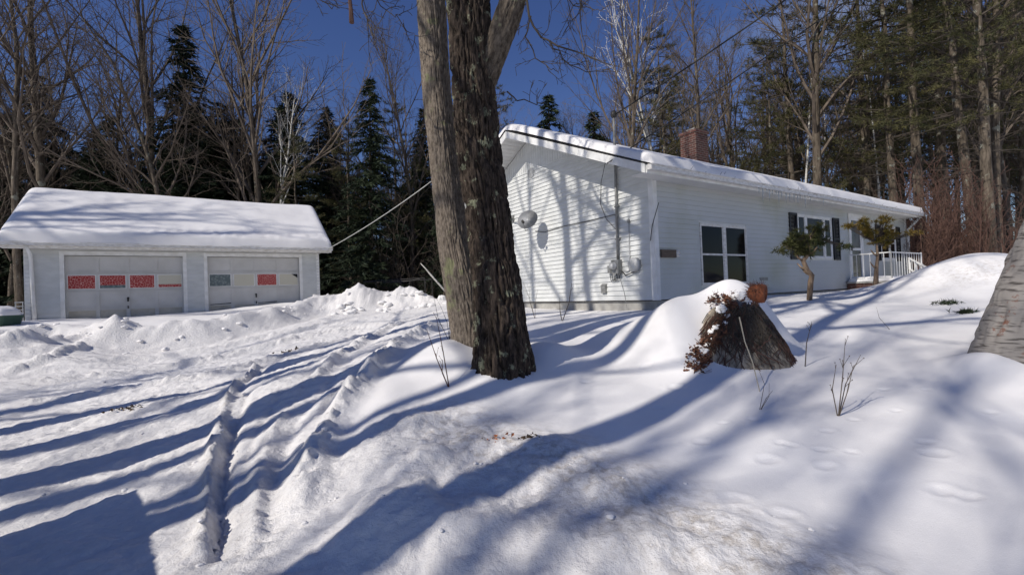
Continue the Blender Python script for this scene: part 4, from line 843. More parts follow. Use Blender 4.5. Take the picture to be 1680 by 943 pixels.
putpx(BARE[3], 1592, -60, 19, 'slanting grey bare tree left of the pale mossy trunk', 'tree', lean=(0, .16), rz=0)
putpx(BARE[3], 1660, -100, 20, 'thin slanting bare tree between the mossy trunk and the foreground birch', 'tree', lean=(0, .12), rz=1)
putpx(PINE[1], 1430, -200, 27, 'tall pine with brown lower boughs above the roof near its far end', 'pine tree', rz=2.6)
# thicket at the far end of the house
for i, (px, d) in enumerate([(1510, 17), (1530, 16.4), (1552, 17.5), (1540, 18), (1500, 20), (1600, 17), (1565, 19), (1625, 16)]):
    r = ray(px, 470); x = r[0] / r[1] * d; put(BRUSH[2], x, d, random.uniform(3.2, 4.6), 'reddish bare thicket shrub past the far end of the house', 'shrub', 'reddish shrubs past the house end')
# ---- the woods behind
def free(x, y):
    X, Y = x * HX[0] + y * HX[1], x * HY[0] + y * HY[1]
    if 5.5 < X < 24.5 and 4 < Y < 17: return False
    if -6.5 < X < 6 and 14 < Y < 27: return False
    return True
rng = random.Random(77); cnt = dict(bare=0, con=0, brush=0); LB = {
    'l': 'behind the garage', 'c': 'between the garage and the house', 'm': 'behind the house roof', 'r': 'beyond the far end of the house'}
def zone(px): return 'l' if px < 540 else 'c' if px < 800 else 'm' if px < 1440 else 'r'
def wood(kind, n, pxr, dr, hr, protos, cat, word, wide=(.9, 1.15)):
    k = 0; tries = 0
    while k < n and tries < n * 20:
        tries += 1; px = rng.uniform(*pxr); d = math.sqrt(rng.uniform(dr[0] ** 2, dr[1] ** 2)); r = ray(px, 470); x = r[0] / r[1] * d
        if not free(x, d): continue
        w = word + ' in the woods ' + LB[zone(px)]; put(rng.choice(protos), x, d, rng.uniform(*hr), w, cat, cat + 's ' + LB[zone(px)] if not cat.endswith('h') else 'birches ' + LB[zone(px)], rz=rng.random() * 6.28, lean=(rng.gauss(0, .03), rng.gauss(0, .03)), wide=rng.uniform(*wide)); k += 1
wood('con', 46, (-120, 560), (25, 42), (8.5, 14), HEM, 'hemlock', 'dark dense conifer', (1, 1.35))
wood('bare', 30, (-120, 560), (23, 48), (12, 19), BARE, 'bare tree', 'leafless grey hardwood')
wood('con', 36, (540, 830), (24, 46), (7, 12.5), HEM[:1] + PINE[:1] + PINE[2:3] + PINE[2:3], 'conifer', 'green and brown conifer')
wood('bare', 26, (540, 830), (26, 55), (9, 15.5), BARE, 'bare tree', 'leafless grey hardwood')
wood('bare', 12, (820, 1030), (38, 65), (11, 16.5), BARE, 'bare tree', 'leafless grey hardwood')
wood('con', 12, (820, 1030), (36, 60), (8, 13), HEM + PINE[:1] + PINE[2:3], 'conifer', 'green and brown conifer')
wood('bare', 22, (1020, 1440), (27, 55), (14, 22), BARE, 'bare tree', 'leafless grey hardwood')
wood('birch', 5, (1040, 1640), (26, 45), (12, 17), BIRCH[1:], 'birch', 'pale stemmed birch')
wood('pine', 12, (1060, 1460), (28, 50), (13, 21), PINE, 'pine tree', 'tall white pine')
wood('pine', 17, (1420, 1800), (18, 42), (18, 26), PINE[3:], 'pine tree', 'tall bare trunked pine')
wood('bare', 18, (1440, 1800), (20, 48), (13, 22), BARE, 'bare tree', 'leafless grey hardwood')
wood('far', 40, (-200, 1150), (52, 85), (9, 14), HEM + BARE, 'far tree', 'distant dim tree')
def brush(n, pxr, dr, hr, ids):
    k = 0
    while k < n:
        px = rng.uniform(*pxr); d = rng.uniform(*dr); r = ray(px, 470); x = r[0] / r[1] * d
        if not free(x, d): continue
        put(BRUSH[rng.choice(ids)], x, d, rng.uniform(*hr), 'bare underbrush shrub at the foot of the woods ' + LB[zone(px)], 'shrub', 'shrubs ' + LB[zone(px)], rz=rng.random() * 6.28, wide=1.4); k += 1
brush(34, (530, 850), (24, 40), (2.5, 5), (0, 1, 2)); brush(22, (-80, 560), (24, 34), (2.5, 5), (0, 1)); brush(26, (1420, 1780), (18, 36), (2, 4.5), (0, 1, 2))
# snow on the horizon is closed by the woods; ---- trees beside and behind the camera that throw the long shadows
def behind(px, py, t, h, proto, label, r_off=0, wide=1.0, tgt=None):
    q = g(px, py) if tgt is None else np.array(tgt)[:2]; x, y = q - _sd[:2] / np.linalg.norm(_sd[:2]) * t
    return put(proto, float(x), float(y), h, label, 'tree', wide=wide, z=ter(float(x), float(y)))
B = 'roadside bare tree behind the camera '
def gwl(px, py): return onplane(px, py, HX, X0)

for i, (q, t, h, k) in enumerate([
    (g(435, 725), 10.5, 20, 0), (g(520, 725), 12, 21, 1), (g(640, 685), 7.2, 20, 0), (g(930, 760), 7.6, 21, 2), (g(200, 652), 15, 21, 0), (g(200, 628), 20, 20, 1), (g(200, 684), 17, 21, 0), (g(300, 606), 24, 20, 1),
    (g(1640, 880), 20, 23, 1), (g(1420, 820), 22, 24, 1), (g(1560, 720), 24, 24, 0), (g(1180, 740), 21, 23, 1), (g(1330, 700), 23, 23, 0),
    (gwl(875, 400), 14.5, 21, 1), (gwl(936, 420), 12.5, 22, 2), (gwl(1000, 420), 14, 21, 0), (gwl(1054, 440), 11.5, 22, 2),
    (D(60, 400, 12.5), 14, 20, 2), (D(160, 380, 14), 19, 20, 0), (D(250, 380, 15), 17, 20, 2), (D(330, 420, 16), 22, 21, 1), (D(420, 420, 16.5), 20, 19, 2), (D(30, 350, 14), 24, 20, 0), (D(200, 340, 18), 28, 20, 2), (D(120, 440, 13.5), 22, 20, 2)]):
    q = np.array(q)[:2]; x, y = q - _sd[:2] / np.linalg.norm(_sd[:2]) * t
    put(CAST[k], float(x), float(y), h, 'leafless roadside tree standing outside the picture behind the camera', 'tree', 'roadside trees behind the camera', rz=i * 1.7, z=ter(float(x), float(y)))
# ================================================================ BIG MAPLE
def bigtrunk(name, pts, rad, matl, parent, origin, furrow=.03, freq=9, seed=0, nu=150, dz=.016, knots=()):
    pts = np.array(pts); L_ = np.concatenate([[0], np.cumsum(np.linalg.norm(np.diff(pts, axis=0), axis=1))]); n = int(L_[-1] / dz); s = np.linspace(0, L_[-1], n)
    def sm_(v): 
        a = np.interp(s, L_, v); k = max(3, int(.35 / dz)); pad = np.concatenate([[a[0] * 2 - a[min(i, n - 1)] for i in range(k, 0, -1)], a, [a[-1] * 2 - a[-1 - min(i, n - 1)] for i in range(1, k + 1)]]); w = np.hanning(2 * k + 1); return np.convolve(pad, w / w.sum(), 'same')[k:-k]
    P_ = np.stack([sm_(pts[:, i]) for i in range(3)], 1); R_ = sm_(np.array(rad)); T_ = np.gradient(P_, axis=0); T_ /= np.linalg.norm(T_, axis=1)[:, None]
    a = np.array([1., 0, 0])[None] - T_ * T_[:, :1]; a /= np.linalg.norm(a, axis=1)[:, None]; b = np.cross(T_, a); th = np.linspace(0, 2 * math.pi, nu, endpoint=False)
    S, TH = np.meshgrid(s, th, indexing='ij'); cx, sy = np.cos(TH), np.sin(TH); tw = S * .12
    w = vn3(cx * 2 + 5, sy * 2, S * .9, seed) * .8; cyl = freq
    rid = np.abs(vn3(np.cos(TH + tw) * cyl + w, np.sin(TH + tw) * cyl, S * 2.6, seed + 1)); rid2 = np.abs(vn3(cx * cyl * 2.2, sy * cyl * 2.2 + w, S * 6, seed + 2)); blk = vn3(cx * cyl * 1.2, sy * cyl * 1.2, S * 9, seed + 5)
    disp = furrow * (np.clip(rid * 3.2, 0, 1) - .75 + .35 * (np.clip(rid2 * 3, 0, 1) - .5) + .18 * blk) + R_[:, None] * (.07 * vn3(cx * 1.3, sy * 1.3, S * .8, seed + 3) + .03 * vn3(cx * 3, sy * 3, S * 2, seed + 4))
    RR = R_[:, None] + disp; V = P_[:, None, :] + a[:, None, :] * (cx * RR)[..., None] + b[:, None, :] * (sy * RR)[..., None]
    return npmesh(name, V.reshape(-1, 3) - origin, gridfaces(n, nu, True), matl, parent=parent)
mo = D(822, 612, 5.35); mo[2] = ter(mo[0], mo[1]) - .1
maple = tag(empty('maple_tree', mo), 'huge twin stemmed maple with furrowed lichen spotted bark in the foreground', 'tree')
up_ = lambda px, py, d: D(px, py, d)
zz = lambda p, dz_: p + np.array([0, 0, dz_])
MT = [zz(up_(826, 612, 5.35), -.5), up_(825, 604, 5.35), up_(823, 560, 5.36), up_(816, 480, 5.4), up_(804, 380, 5.45), up_(783, 230, 5.5), up_(773, 100, 5.5), up_(768, -10, 5.5), up_(758, -160, 5.5), up_(745, -420, 5.5)]
bigtrunk('trunk', MT, [.46, .35, .305, .268, .242, .25, .238, .235, .23, .20], M_bark_main, maple, mo, .05, 7, 3, 220)
ST = [zz(up_(772, 560, 6.0), -.4), up_(771, 553, 6.0), up_(759, 480, 6.0), up_(744, 400, 6.0), up_(730, 280, 6.0), up_(717, 160, 6.0), up_(708, 20, 6.0), up_(700, -120, 6.0), up_(680, -420, 6.0)]
bigtrunk('stem', ST, [.25, .24, .235, .228, .222, .212, .20, .19, .16], M_bark_stem, maple, mo, .014, 11, 9, 160, label='x') if False else bigtrunk('stem', ST, [.25, .23, .212, .20, .188, .18, .178, .17, .16], M_bark_stem, maple, mo, .016, 11, 9, 160)
LM = [up_(778, 190, 5.55), up_(797, 130, 5.5), up_(812, 85, 5.45), up_(826, 45, 5.4), up_(842, 5, 5.35), up_(850, -60, 5.3), up_(900, -200, 5.2), up_(1000, -380, 5.0)]
bigtrunk('limb', LM, [.09, .13, .15, .15, .145, .14, .12, .10], bark_mat('limb_bark', (.05, .04, .032), (.17, .14, .11), (.22, .23, .14), .4, 24, -.04, .7, 5), maple, mo, .016, 8, 15, 100)
rng = random.Random(21); cm = MB(); ccfg = dict(CF, levels=4, seg=[8, 6, 4, 3], n=[9, 7, 5], t0=[.2, .2, .15], ang=[45, 42, 45], wan=[.06, .12, .15, .2], len=[.55, .5, .45], ltap=[.3, .4, .3], rmin=.005, tk=6)
for p, d, l, r in ((MT[-1], (.1, .2, 1), 6, .15), (MT[-1], (-.5, .1, .9), 5, .12), (ST[-1], (-.3, .3, 1), 6, .12), (ST[-2], (-.7, .2, .7), 4, .08), (LM[-1], (.4, 0, .9), 5, .08), (LM[-2], (.7, .3, .4), 4, .06)):
    grow(rng, cm, cm, p - mo, un(np.array(d, float)), l, r, 0, ccfg)
def hang(px_pts, depth, r0, nt=8, tl=.35):
    P_ = [up_(a, b, depth + .15 * math.sin(i)) - mo for i, (a, b) in enumerate(px_pts)]; Q = []
    for i in range(len(P_) - 1):
        for t in (0, .33, .66): Q.append(P_[i] * (1 - t) + P_[i + 1] * t + np.array([rng.gauss(0, .012) for _ in range(3)]))
    Q.append(P_[-1]); cm.tube(Q, [r0 * (1 - .75 * i / len(Q)) for i in range(len(Q))], 5, False)
    tc_ = dict(CF, levels=2, seg=[4, 3], n=[4], t0=[.2], ang=[40], wan=[.15, .15], trop=[-.02, 0], len=[.4], ltap=[.2], rmin=.0028, tk=3)
    for k in range(nt):
        i = rng.randrange(1, len(Q) - 1); ax = un(Q[i + 1] - Q[i]); d = un(ax * .8 + np.array([rng.gauss(0, .6), rng.gauss(0, .3), rng.gauss(0, .6)])); grow(rng, cm, cm, Q[i], d, tl * rng.uniform(.4, 1.3), .005, 0, tc_)
hang([(860, -40), (868, 30), (888, 60), (930, 82), (980, 98), (1012, 108)], 5.2, .016, 12)
hang([(868, 30), (862, 60), (878, 95), (905, 112), (915, 118)], 5.2, .010, 7); hang([(830, 150), (848, 162), (880, 172), (893, 170)], 5.5, .010, 3)
hang([(900, 68), (925, 100), (962, 118), (1002, 118)], 5.2, .009, 6); hang([(950, -40), (951, 10), (955, 50), (968, 66)], 5.0, .010, 7); hang([(920, -30), (940, 8), (975, 16), (990, 14)], 5.0, .008, 8)
hang([(590, -30), (592, 10), (606, 40), (612, 62)], 4.6, .010, 7); hang([(612, -30), (625, 12), (650, 28), (658, 26)], 4.6, .007, 6); hang([(660, 40), (672, 55), (690, 62)], 5.6, .006, 4, .25)
hang([(500, -40), (515, -5), (545, 15), (560, 10)], 4.8, .008, 6)
cm.build('crown', M_twigd, maple)
m = MB(); m.tube([up_(572, -60, 4.4) - mo, up_(574, 0, 4.4) - mo, up_(576, 20, 4.4) - mo, up_(577, 38, 4.4) - mo], [.018, .017, .02, .024], 7); m.build('broken_branch', M_redtwig, maple)
# ================================================================ LEANING BIRCH AT THE RIGHT EDGE
bo = D(1672, 600, 4.6); bo[2] = ter(bo[0], bo[1]) - .1
bt = tag(empty('leaning_birch', bo), 'thick leaning birch trunk with peeling pinkish bark cut by the right picture edge', 'birch')
M_bb = birch_bark('peeling_bark', (.25, .23, .21), (.05, .042, .038))
def pb(m_):
    nt = m_.node_tree; N = nt.nodes.new; K = nt.links.new; p = nt.nodes['Principled BSDF']; old = p.inputs['Base Color'].links[0].from_socket; t = N('ShaderNodeTexCoord')
    for sc_, pos, colr in ((3.5, .57, (.16, .07, .045, 1)), (2.4, .6, (.25, .27, .15, 1))):
        n = N('ShaderNodeTexNoise'); n.inputs['Scale'].default_value = sc_; n.inputs['Detail'].default_value = 9; n.inputs['Roughness'].default_value = .7; K(t.outputs['Object'], n.inputs['Vector']); r = N('ShaderNodeValToRGB'); r.color_ramp.elements[0].position = pos; r.color_ramp.elements[1].position = pos + .05; K(n.outputs['Fac'], r.inputs[0])
        x = N('ShaderNodeMixRGB'); x.inputs['Color2'].default_value = colr; K(r.outputs[0], x.inputs['Fac']); K(old, x.inputs['Color1']); old = x.outputs[0]
    K(old, p.inputs['Base Color'])
pb(M_bb)
BT = [zz(up_(1690, 620, 4.6), -.3), up_(1688, 600, 4.6), up_(1708, 520, 4.6), up_(1752, 410, 4.6), up_(1800, 260, 4.6), up_(1870, 60, 4.6), up_(1960, -250, 4.6), up_(2060, -600, 4.6)]
bigtrunk('trunk', BT, [.54, .45, .38, .365, .34, .31, .25, .18], M_bb, bt, bo, .026, 3.5, 27, 170)
cm = MB(); [grow(rng, cm, cm, BT[k] - bo, un(np.array(d, float)), l, .07, 0, ccfg) for k, d, l in ((-1, (.3, 0, 1), 5), (-2, (-.3, .5, .8), 3), (-1, (-.2, -.3, 1), 4))]; cm.build('crown', M_twigd, bt)

# ================================================================ STUMP
so = D(1232, 618, 5.3); so[2] -= .2
stump = tag(empty('tree_stump', so), 'broad flaring old tree stump half buried under a snow drift and dry vines', 'stump')
nu, nv = 180, 110; th = np.linspace(0, 2 * math.pi, nu, endpoint=False); vv = np.linspace(0, 1, nv); V_, TH = np.meshgrid(vv, th, indexing='ij')
Hs = 1.07; rad = .19 + .60 * (1 - V_) ** 1.0 + .03 * np.sin(V_ * 3.14) - .17 * sstep(.9, 1.0, V_); rad = rad * (1 + .10 * vn3(np.cos(TH) * 1.6, np.sin(TH) * 1.6, V_ * 1.2, 3) + .03 * vn3(np.cos(TH) * 5, np.sin(TH) * 5, V_ * 2, 4)) + .012 * vn3(np.cos(TH) * 14, np.sin(TH) * 14, V_ * 7, 6)
SX = np.cos(TH) * rad * 1.02 + .03 * V_; SY = np.sin(TH) * rad * .72 + .36; SZ = V_ * Hs
npmesh('wood', np.stack([SX, SY, SZ], -1).reshape(-1, 3), gridfaces(nv, nu, True), bark_mat('stump_wood', (.14, .12, .098), (.40, .345, .27), (.2, .2, .13), .5, 14, -.03, .6, 3), parent=stump)
def spt(th_, v, off=0): 
    r = .19 + .60 * (1 - v) + .03 * math.sin(v * 3.14); return np.array([math.cos(th_) * (r * 1.02 + off) + .03 * v, math.sin(th_) * (r * .72 + off) + .36, v * Hs])
rng = random.Random(4); m = MB()
for i in range(230):                                      # dry vine stalks hanging over the crown of the stump
    t0_ = rng.choice([rng.uniform(-2.9, -.1), rng.uniform(-2.6, -1.7), rng.uniform(-.7, .1), rng.uniform(-3.1, -2.2)]); v0 = rng.uniform(.35, .97); P_ = []; dt = rng.gauss(0, .35); dv_ = rng.uniform(.12, .5)
    for k in range(6): f = k / 5; P_.append(spt(t0_ + dt * f + rng.gauss(0, .04), max(v0 - dv_ * f, .02), .008 + .035 * math.sin(f * 3.1) * rng.random()))
    m.tube(P_, [rng.uniform(.003, .007)] * 5 + [.002], 3)
m.build('vines', [M_redtwig], stump, kind='stuff')
m = MB()
for i in range(260): 
    t0_ = rng.gauss(-1.35, .6); v0 = rng.uniform(.62, .95); P_ = [spt(t0_ + rng.gauss(0, .12) * k, min(max(v0 + rng.gauss(-.04, .06) * k, .3), .97), .012 + .02 * rng.random()) for k in range(4)]; m.tube(P_, [.006, .005, .004, .002], 3)
m.build('dark_vines', M_twigd, stump, kind='stuff')
m = MB()
def leaf(mb, p, s, r_):
    d = un(np.array([r_.gauss(0, 1), r_.gauss(0, 1), r_.gauss(-.3, .6)])); e = un(np.cross(d, [r_.gauss(0, 1), r_.gauss(0, 1), r_.gauss(0, 1)])); c = np.cross(d, e) * s * .25
    mb.add([p, p + d * s * .5 + e * s * .28 + c, p + d * s, p + d * s * .5 - e * s * .28 + c, p + d * s * .5], [(0, 1, 4), (1, 2, 4), (2, 3, 4), (3, 0, 4)])
lc = [(1168, 496), (1180, 490), (1192, 492), (1205, 490), (1196, 503), (1190, 515), (1186, 526), (1200, 498), (1180, 545), (1172, 552), (1165, 556), (1158, 562), (1150, 568), (1143, 576), (1138, 584), (1148, 592), (1160, 590), (1170, 570), (1176, 560), (1130, 597), (1140, 602), (1152, 600), (1185, 535), (1212, 494)]
for i in range(900):
    px, py = lc[i % len(lc)]; px += rng.gauss(0, 5); py += rng.gauss(0, 4)
    r = ray(px, py); r = r / r[1]; p = None
    dd = np.linspace(4.0, 6.4, 120); zz_ = terrain(r[0] * dd, dd); lx_, ly_, lz_ = r[0] * dd - so[0], dd - so[1], r[2] * dd + CZ - so[2]; v_ = np.clip(lz_ / Hs, 0, 1); rr_ = .19 + .60 * (1 - v_) + .03 * np.sin(v_ * 3.14)
    hit = (r[2] * dd + CZ < zz_) | ((((lx_ - .03 * v_) / (1.02 * rr_)) ** 2 + ((ly_ - .36) / (.72 * rr_)) ** 2 < 1) & (lz_ < Hs * .96)); k = int(np.argmax(hit)); p = np.array([r[0] * dd[k], dd[k] - rng.uniform(0, .03), r[2] * dd[k] + CZ + rng.uniform(.0, .03)]) - so
    if k == 0: continue
    leaf(m, p, rng.uniform(.03, .075), rng)
    if i % 3 == 0: m.tube([p - [0, 0, .03], p + un(np.array([rng.gauss(0, 1), rng.gauss(-.5, 1), rng.gauss(.3, .5)])) * rng.uniform(.05, .14)], [.003, .0015], 3)
m.build('leaves', M_leaf, stump, kind='stuff')
for px, py, w_ in ((1152, 578, .07), (1147, 571, .05), (1168, 545, .05), (1178, 538, .06), (1186, 508, .07), (1196, 519, .05), (1172, 556, .04), (1135, 592, .05), (1142, 597, .05), (1215, 487, .09), (1232, 486, .08), (1205, 488, .08), (1193, 530, .04), (1162, 566, .05)):
    r = ray(px, py); r = r / r[1]; dd = np.linspace(4.0, 6.4, 160); lx_, ly_, lz_ = r[0] * dd - so[0], dd - so[1], r[2] * dd + CZ - so[2]; v_ = np.clip(lz_ / Hs, 0, 1); rr_ = .19 + .60 * (1 - v_) + .03 * np.sin(v_ * 3.14)
    hit = (r[2] * dd + CZ < terrain(r[0] * dd, dd)) | ((((lx_ - .03 * v_) / (1.02 * rr_)) ** 2 + ((ly_ - .36) / (.72 * rr_)) ** 2 < 1) & (lz_ < Hs * .98)); k = int(np.argmax(hit)); p = np.array([r[0] * dd[k], dd[k], r[2] * dd[k] + CZ]) - so
    import bmesh; bm = bmesh.new(); bmesh.ops.create_icosphere(bm, subdivisions=4, radius=w_); 
    for q in bm.verts: c_ = np.array(q.co); n_ = c_ / w_; kk = 1 + .3 * float(vn3(n_[0:1] * 1.7 + px, n_[1:2] * 1.7, n_[2:3] * 1.7, 7)[0]); q.co = c_ * kk * [1.15, .7, .8]
    me = bpy.data.meshes.new('snow_patch'); bm.to_mesh(me); bm.free(); me.materials.append(M_snow); me.polygons.foreach_set('use_smooth', [True] * len(me.polygons)); o = bpy.data.objects.new('snow_patch', me); COL.objects.link(o); o.parent = stump; o.location = p
m = MB(); m.tube([D(1213, 520, 4.75) - so, D(1222, 560, 4.7) - so, D(1235, 595, 4.66) - so, D(1246, 640, 4.62) - so, D(1250, 668, 4.6) - so], [.007, .006, .006, .005, .005], 5); m.build('pale_stalk', mat('straw', (.4, .36, .28)), stump)
pc = D(1243, 481, 5.12); pot = tag(empty('flower_pot', pc), 'rusty orange dead flower clump in a tipped pot on top of the stump', 'flower pot')
m = MB(); ax = un(np.array([.75, -.6, -.12])); u1 = un(np.cross([0, 0, 1], ax)); RP = np.stack([u1, np.cross(ax, u1), ax], 1); mt_ = mat('terracotta', (.22, .07, .03), (.11, .035, .02), 9, .8, .5, bscale=40)
m.lathe([(.0, -.11), (.07, -.10), (.105, -.04), (.12, .03), (.11, .085), (.085, .095), (.07, .05), (.0, .0)], (0, 0, 0), 22, RP); m.build('pot', mt_, pot, True); pot.scale = (.88,) * 3
m = MB()
for i in range(420):
    d = un(np.array([rng.gauss(0, 1), rng.gauss(-.1, 1), rng.gauss(.35, .8)])); 
    if d @ ax > .6: continue
    p = d * .10; e = un(d * .35 + np.array([rng.gauss(0, .6) for _ in range(3)])); m.tube([p, p + e * rng.uniform(.03, .11)], [.004, .0015], 3)
m.build('dead_stalks', M_leaf, pot, kind='stuff')
# ================================================================ WEEDS
def weed(name, label, basept, tips, r=.004, matl=None, twigs=3, grp=None):
    b = np.array(basept); b[2] = ter(b[0], b[1]) - .03; m = MB()
    for tp, n in tips:
        e = np.array(tp) - b; mid = e * .5 + np.array([rng.gauss(0, .03), rng.gauss(0, .03), .02]); m.tube([np.zeros(3), mid, e], [r, r * .8, r * .35], 4)
        for k in range(n):
            f = rng.uniform(.4, 1); p = (mid * (1 - (f * 2 - 1)) + e * (f * 2 - 1)) if f > .5 else mid * f * 2; q = p + un(e + np.array([rng.gauss(0, .35), rng.gauss(0, .2), rng.gauss(0, .1)]) * np.linalg.norm(e)) * rng.uniform(.08, .22) * np.linalg.norm(e); m.tube([p, q], [r * .5, r * .25], 3); m.lathe([(0, -.006), (.006, 0), (0, .006)], q, 5)
    o = m.build(name, matl or M_twigd); o.location = b; return tag(o, label, 'weed', grp)
wd = lambda px, py, d: D(px, py, d)
weed('dry_weed', 'branching dry weed standing alone in the snow right of the stump', wd(1374, 668, 3.95), [(wd(1387, 555, 3.95), 6), (wd(1412, 582, 3.95), 5), (wd(1400, 600, 3.95), 3), (wd(1372, 598, 3.95), 3)], .0055, M_twig)
weed('dry_weed', 'small bent twig sticking out of the snow just right of the stump', wd(1319, 570, 5.3), [(wd(1332, 527, 5.3), 3)], .007)
weed('dry_weed', 'thin forked stems in front of the big maple base', wd(737, 628, 4.9), [(wd(716, 520, 4.9), 2), (wd(726, 590, 4.9), 3), (wd(700, 540, 5), 2)], .006, M_leaf)
weed('dry_weed', 'cluster of tall thin stems left of the maple', wd(738, 570, 6.2), [(wd(712, 488, 6.2), 1), (wd(722, 500, 6.2), 1), (wd(745, 505, 6.2), 1), (wd(755, 560, 6.2), 2)], .004)
weed('dry_weed', 'slanting dark stem before the gable wall foundation', wd(922, 526, 8.5), [(wd(938, 464, 8.5), 2), (wd(918, 492, 8.5), 1)], .008)
weed('dry_weed', 'tuft of thin stalks against the left part of the gable wall', wd(878, 525, 9), [(wd(858, 462, 9), 1), (wd(868, 470, 9), 1), (wd(882, 475, 9), 1)], .004, M_twig)
weed('dry_weed', 'fine pale stalks at the foot of the stump front', wd(1245, 668, 4.2), [(wd(1238, 590, 4.2), 0), (wd(1268, 640, 4.2), 0), (wd(1262, 628, 4.2), 0)], .003, M_twig)
weed('dry_weed', 'thin pale grass stem in the open snow below the yew', wd(1462, 537, 6.6), [(wd(1438, 504, 6.6), 0)], .004, M_twig)
# ================================================================ YEWS in front of the house
def yew(label, pxs, depth, cloud, matn, seed):
    R_ = random.Random(seed); pts = [D(a, b, depth) for a, b in pxs]; o_ = pts[0].copy(); o_[2] = min(o_[2], ter(o_[0], o_[1])) - .05; root = tag(empty('pruned_yew', o_), label, 'shrub'); P_ = [p - o_ for p in pts]; P_[0] = np.zeros(3)
    n = len(P_); m = MB(); m.tube(P_, [.048 - .026 * i / n + R_.uniform(-.008, .014) for i in range(n)], 8)
    for i in range(1, n - 1):
        if R_.random() < .8: d = un(np.array([R_.choice([-1, 1]) * .8, R_.gauss(0, .4), .5])); m.tube([P_[i], P_[i] + d * .12, P_[i] + d * .2 + [0, 0, .05]], [.03, .02, .01], 5)
    m.build('trunk', bark_mat('yew_bark' + str(seed), (.12, .085, .06), (.32, .23, .16), None, .25, 20), root, True); br = MB(); cs, ds = [], []
    for (px, py, rx, rz_, k) in [(a_ + R_.gauss(0, c_ * .7), b_ + R_.gauss(0, d_ * .55), c_ * R_.uniform(.22, .42), d_ * R_.uniform(.2, .42), int(e_ * .075)) for (a_, b_, c_, d_, e_) in cloud for _ in range(9)]:
        c = D(px, py, depth) - o_; sc_ = depth / F
        for i in range(k):
            v = np.array([R_.gauss(0, 1) for _ in range(3)]); v = v / np.linalg.norm(v) * R_.random() ** .4; p = c + v * [rx * sc_, rx * sc_ * .8, rz_ * sc_]; cs.append(p); ds.append(un(v * [1, 1, .4] + [R_.gauss(0, .3), R_.gauss(0, .3), .1]))
            if i % 4 == 0: s0 = P_[-1] * .5 + c * .5 - [0, 0, rz_ * sc_ * .5]; br.tube([P_[-1], s0 * .5 + p * .5, p], [.012, .007, .003], 3)
    br.build('branches', M_twigd, root); v, f = needles(cs, ds, 9, .085, .014, seed, .7); c = bpy.data.objects.new('foliage', npme('foliage', v, f, matn)); COL.objects.link(c); c.parent = root
yew('dark pruned yew with a crooked bare trunk before the triple window', [(1327, 484), (1330, 462), (1332, 452), (1324, 443), (1318, 428), (1325, 418), (1330, 400), (1328, 385)], 9.6, [(1325, 392, 30, 18, 420), (1300, 398, 20, 12, 200), (1345, 375, 12, 14, 160), (1290, 412, 14, 8, 70), (1330, 412, 16, 8, 110)], M_yew, 5)
yew('bronze tipped pruned yew on a straight trunk before the house door', [(1438, 478), (1437, 460), (1438, 440), (1440, 420), (1438, 400)], 11.2, [(1435, 378, 24, 17, 380), (1462, 382, 20, 10, 220), (1445, 364, 18, 9, 120), (1415, 372, 12, 8, 90), (1445, 395, 13, 9, 120)], M_yew2, 6)
# ================================================================ KENNEL, BIN, STUB, LITTER
k0, k1 = D(597, 462, 21.5), D(697, 459, 21.5); kb = ter(k0[0], k0[1]); ken = tag(empty('dog_kennel', (k0[0], k0[1], kb)), 'chain link dog kennel frame behind the ploughed snow piles', 'kennel')
W_ = k1[0] - k0[0]; Hk = k0[2] - kb; m = MB()
for x in (0, W_ * .6, W_):
    for y in (0, 1.9): m.tube([(x, y, -.3), (x, y, Hk)], .028, 6)
for y in (0, 1.9): m.tube([(0, y, Hk), (W_, y, Hk + .06)], .026, 6); 
for x in (0, W_): m.tube([(x, 0, Hk), (x, 1.9, Hk)], .026, 6)
m.tube([(W_ * .32, -.05, Hk - .06), (W_ * .6, -.05, Hk - .08), (W_ * .8, -.05, Hk - .04), (W_ * .92, -.05, Hk + .02)], .03, 6); m.build('frame', M_dark, ken)
m = MB()
for i in range(int(W_ / .16)):
    for sgn in (0, 1): x = i * .16; dx = min(Hk, W_ - x) if not sgn else -min(Hk, x); m.tube([(x, 0, 0), (x + dx, 0, abs(dx))], .004, 3)
m.build('mesh_wire', M_dark, ken, kind='stuff')
bn = D(2, 528, 11.6); bn[2] = D(2, 536, 11.6)[2] - .25; cart = tag(empty('garbage_cart', bn), 'dark green lidded bin capped with snow at the left picture edge', 'bin'); M_green = mat('green_plastic', (.03, .07, .05), (.045, .09, .07), 4, .45)
m = MB(); sec = []
for z, w, d_ in ((0, .62, .5), (.12, .72, .56), (.42, .86, .64), (.5, .92, .7), (.53, .92, .7)):
    for k in range(24): a = 2 * math.pi * k / 24; c_, s_ = math.cos(a), math.sin(a); e = .35; sec.append((w / 2 * math.copysign(abs(c_) ** e, c_) - .15, d_ / 2 * math.copysign(abs(s_) ** e, s_), z))
m.add(sec, [(i * 24 + j, i * 24 + (j + 1) % 24, (i + 1) * 24 + (j + 1) % 24, (i + 1) * 24 + j) for i in range(4) for j in range(24)] + [tuple(range(23, -1, -1)), tuple(range(96, 120))]); m.build('body', M_green, cart)
xs1 = np.linspace(-1, 1, 40); XX, YY = np.meshgrid(xs1, xs1); rr = np.clip((np.abs(XX) ** 3.5 + np.abs(YY) ** 3.5) ** (1 / 3.5), 0, 1); ZZ = .53 + .24 * np.sqrt(1 - rr ** 2.5) * (1 + .15 * fbm2(XX * 2, YY * 2, 9)); npmesh('snow_cap', np.stack([XX * .46 - .15, YY * .35, ZZ], -1).reshape(-1, 3), gridfaces(40, 40), M_snow, parent=cart)
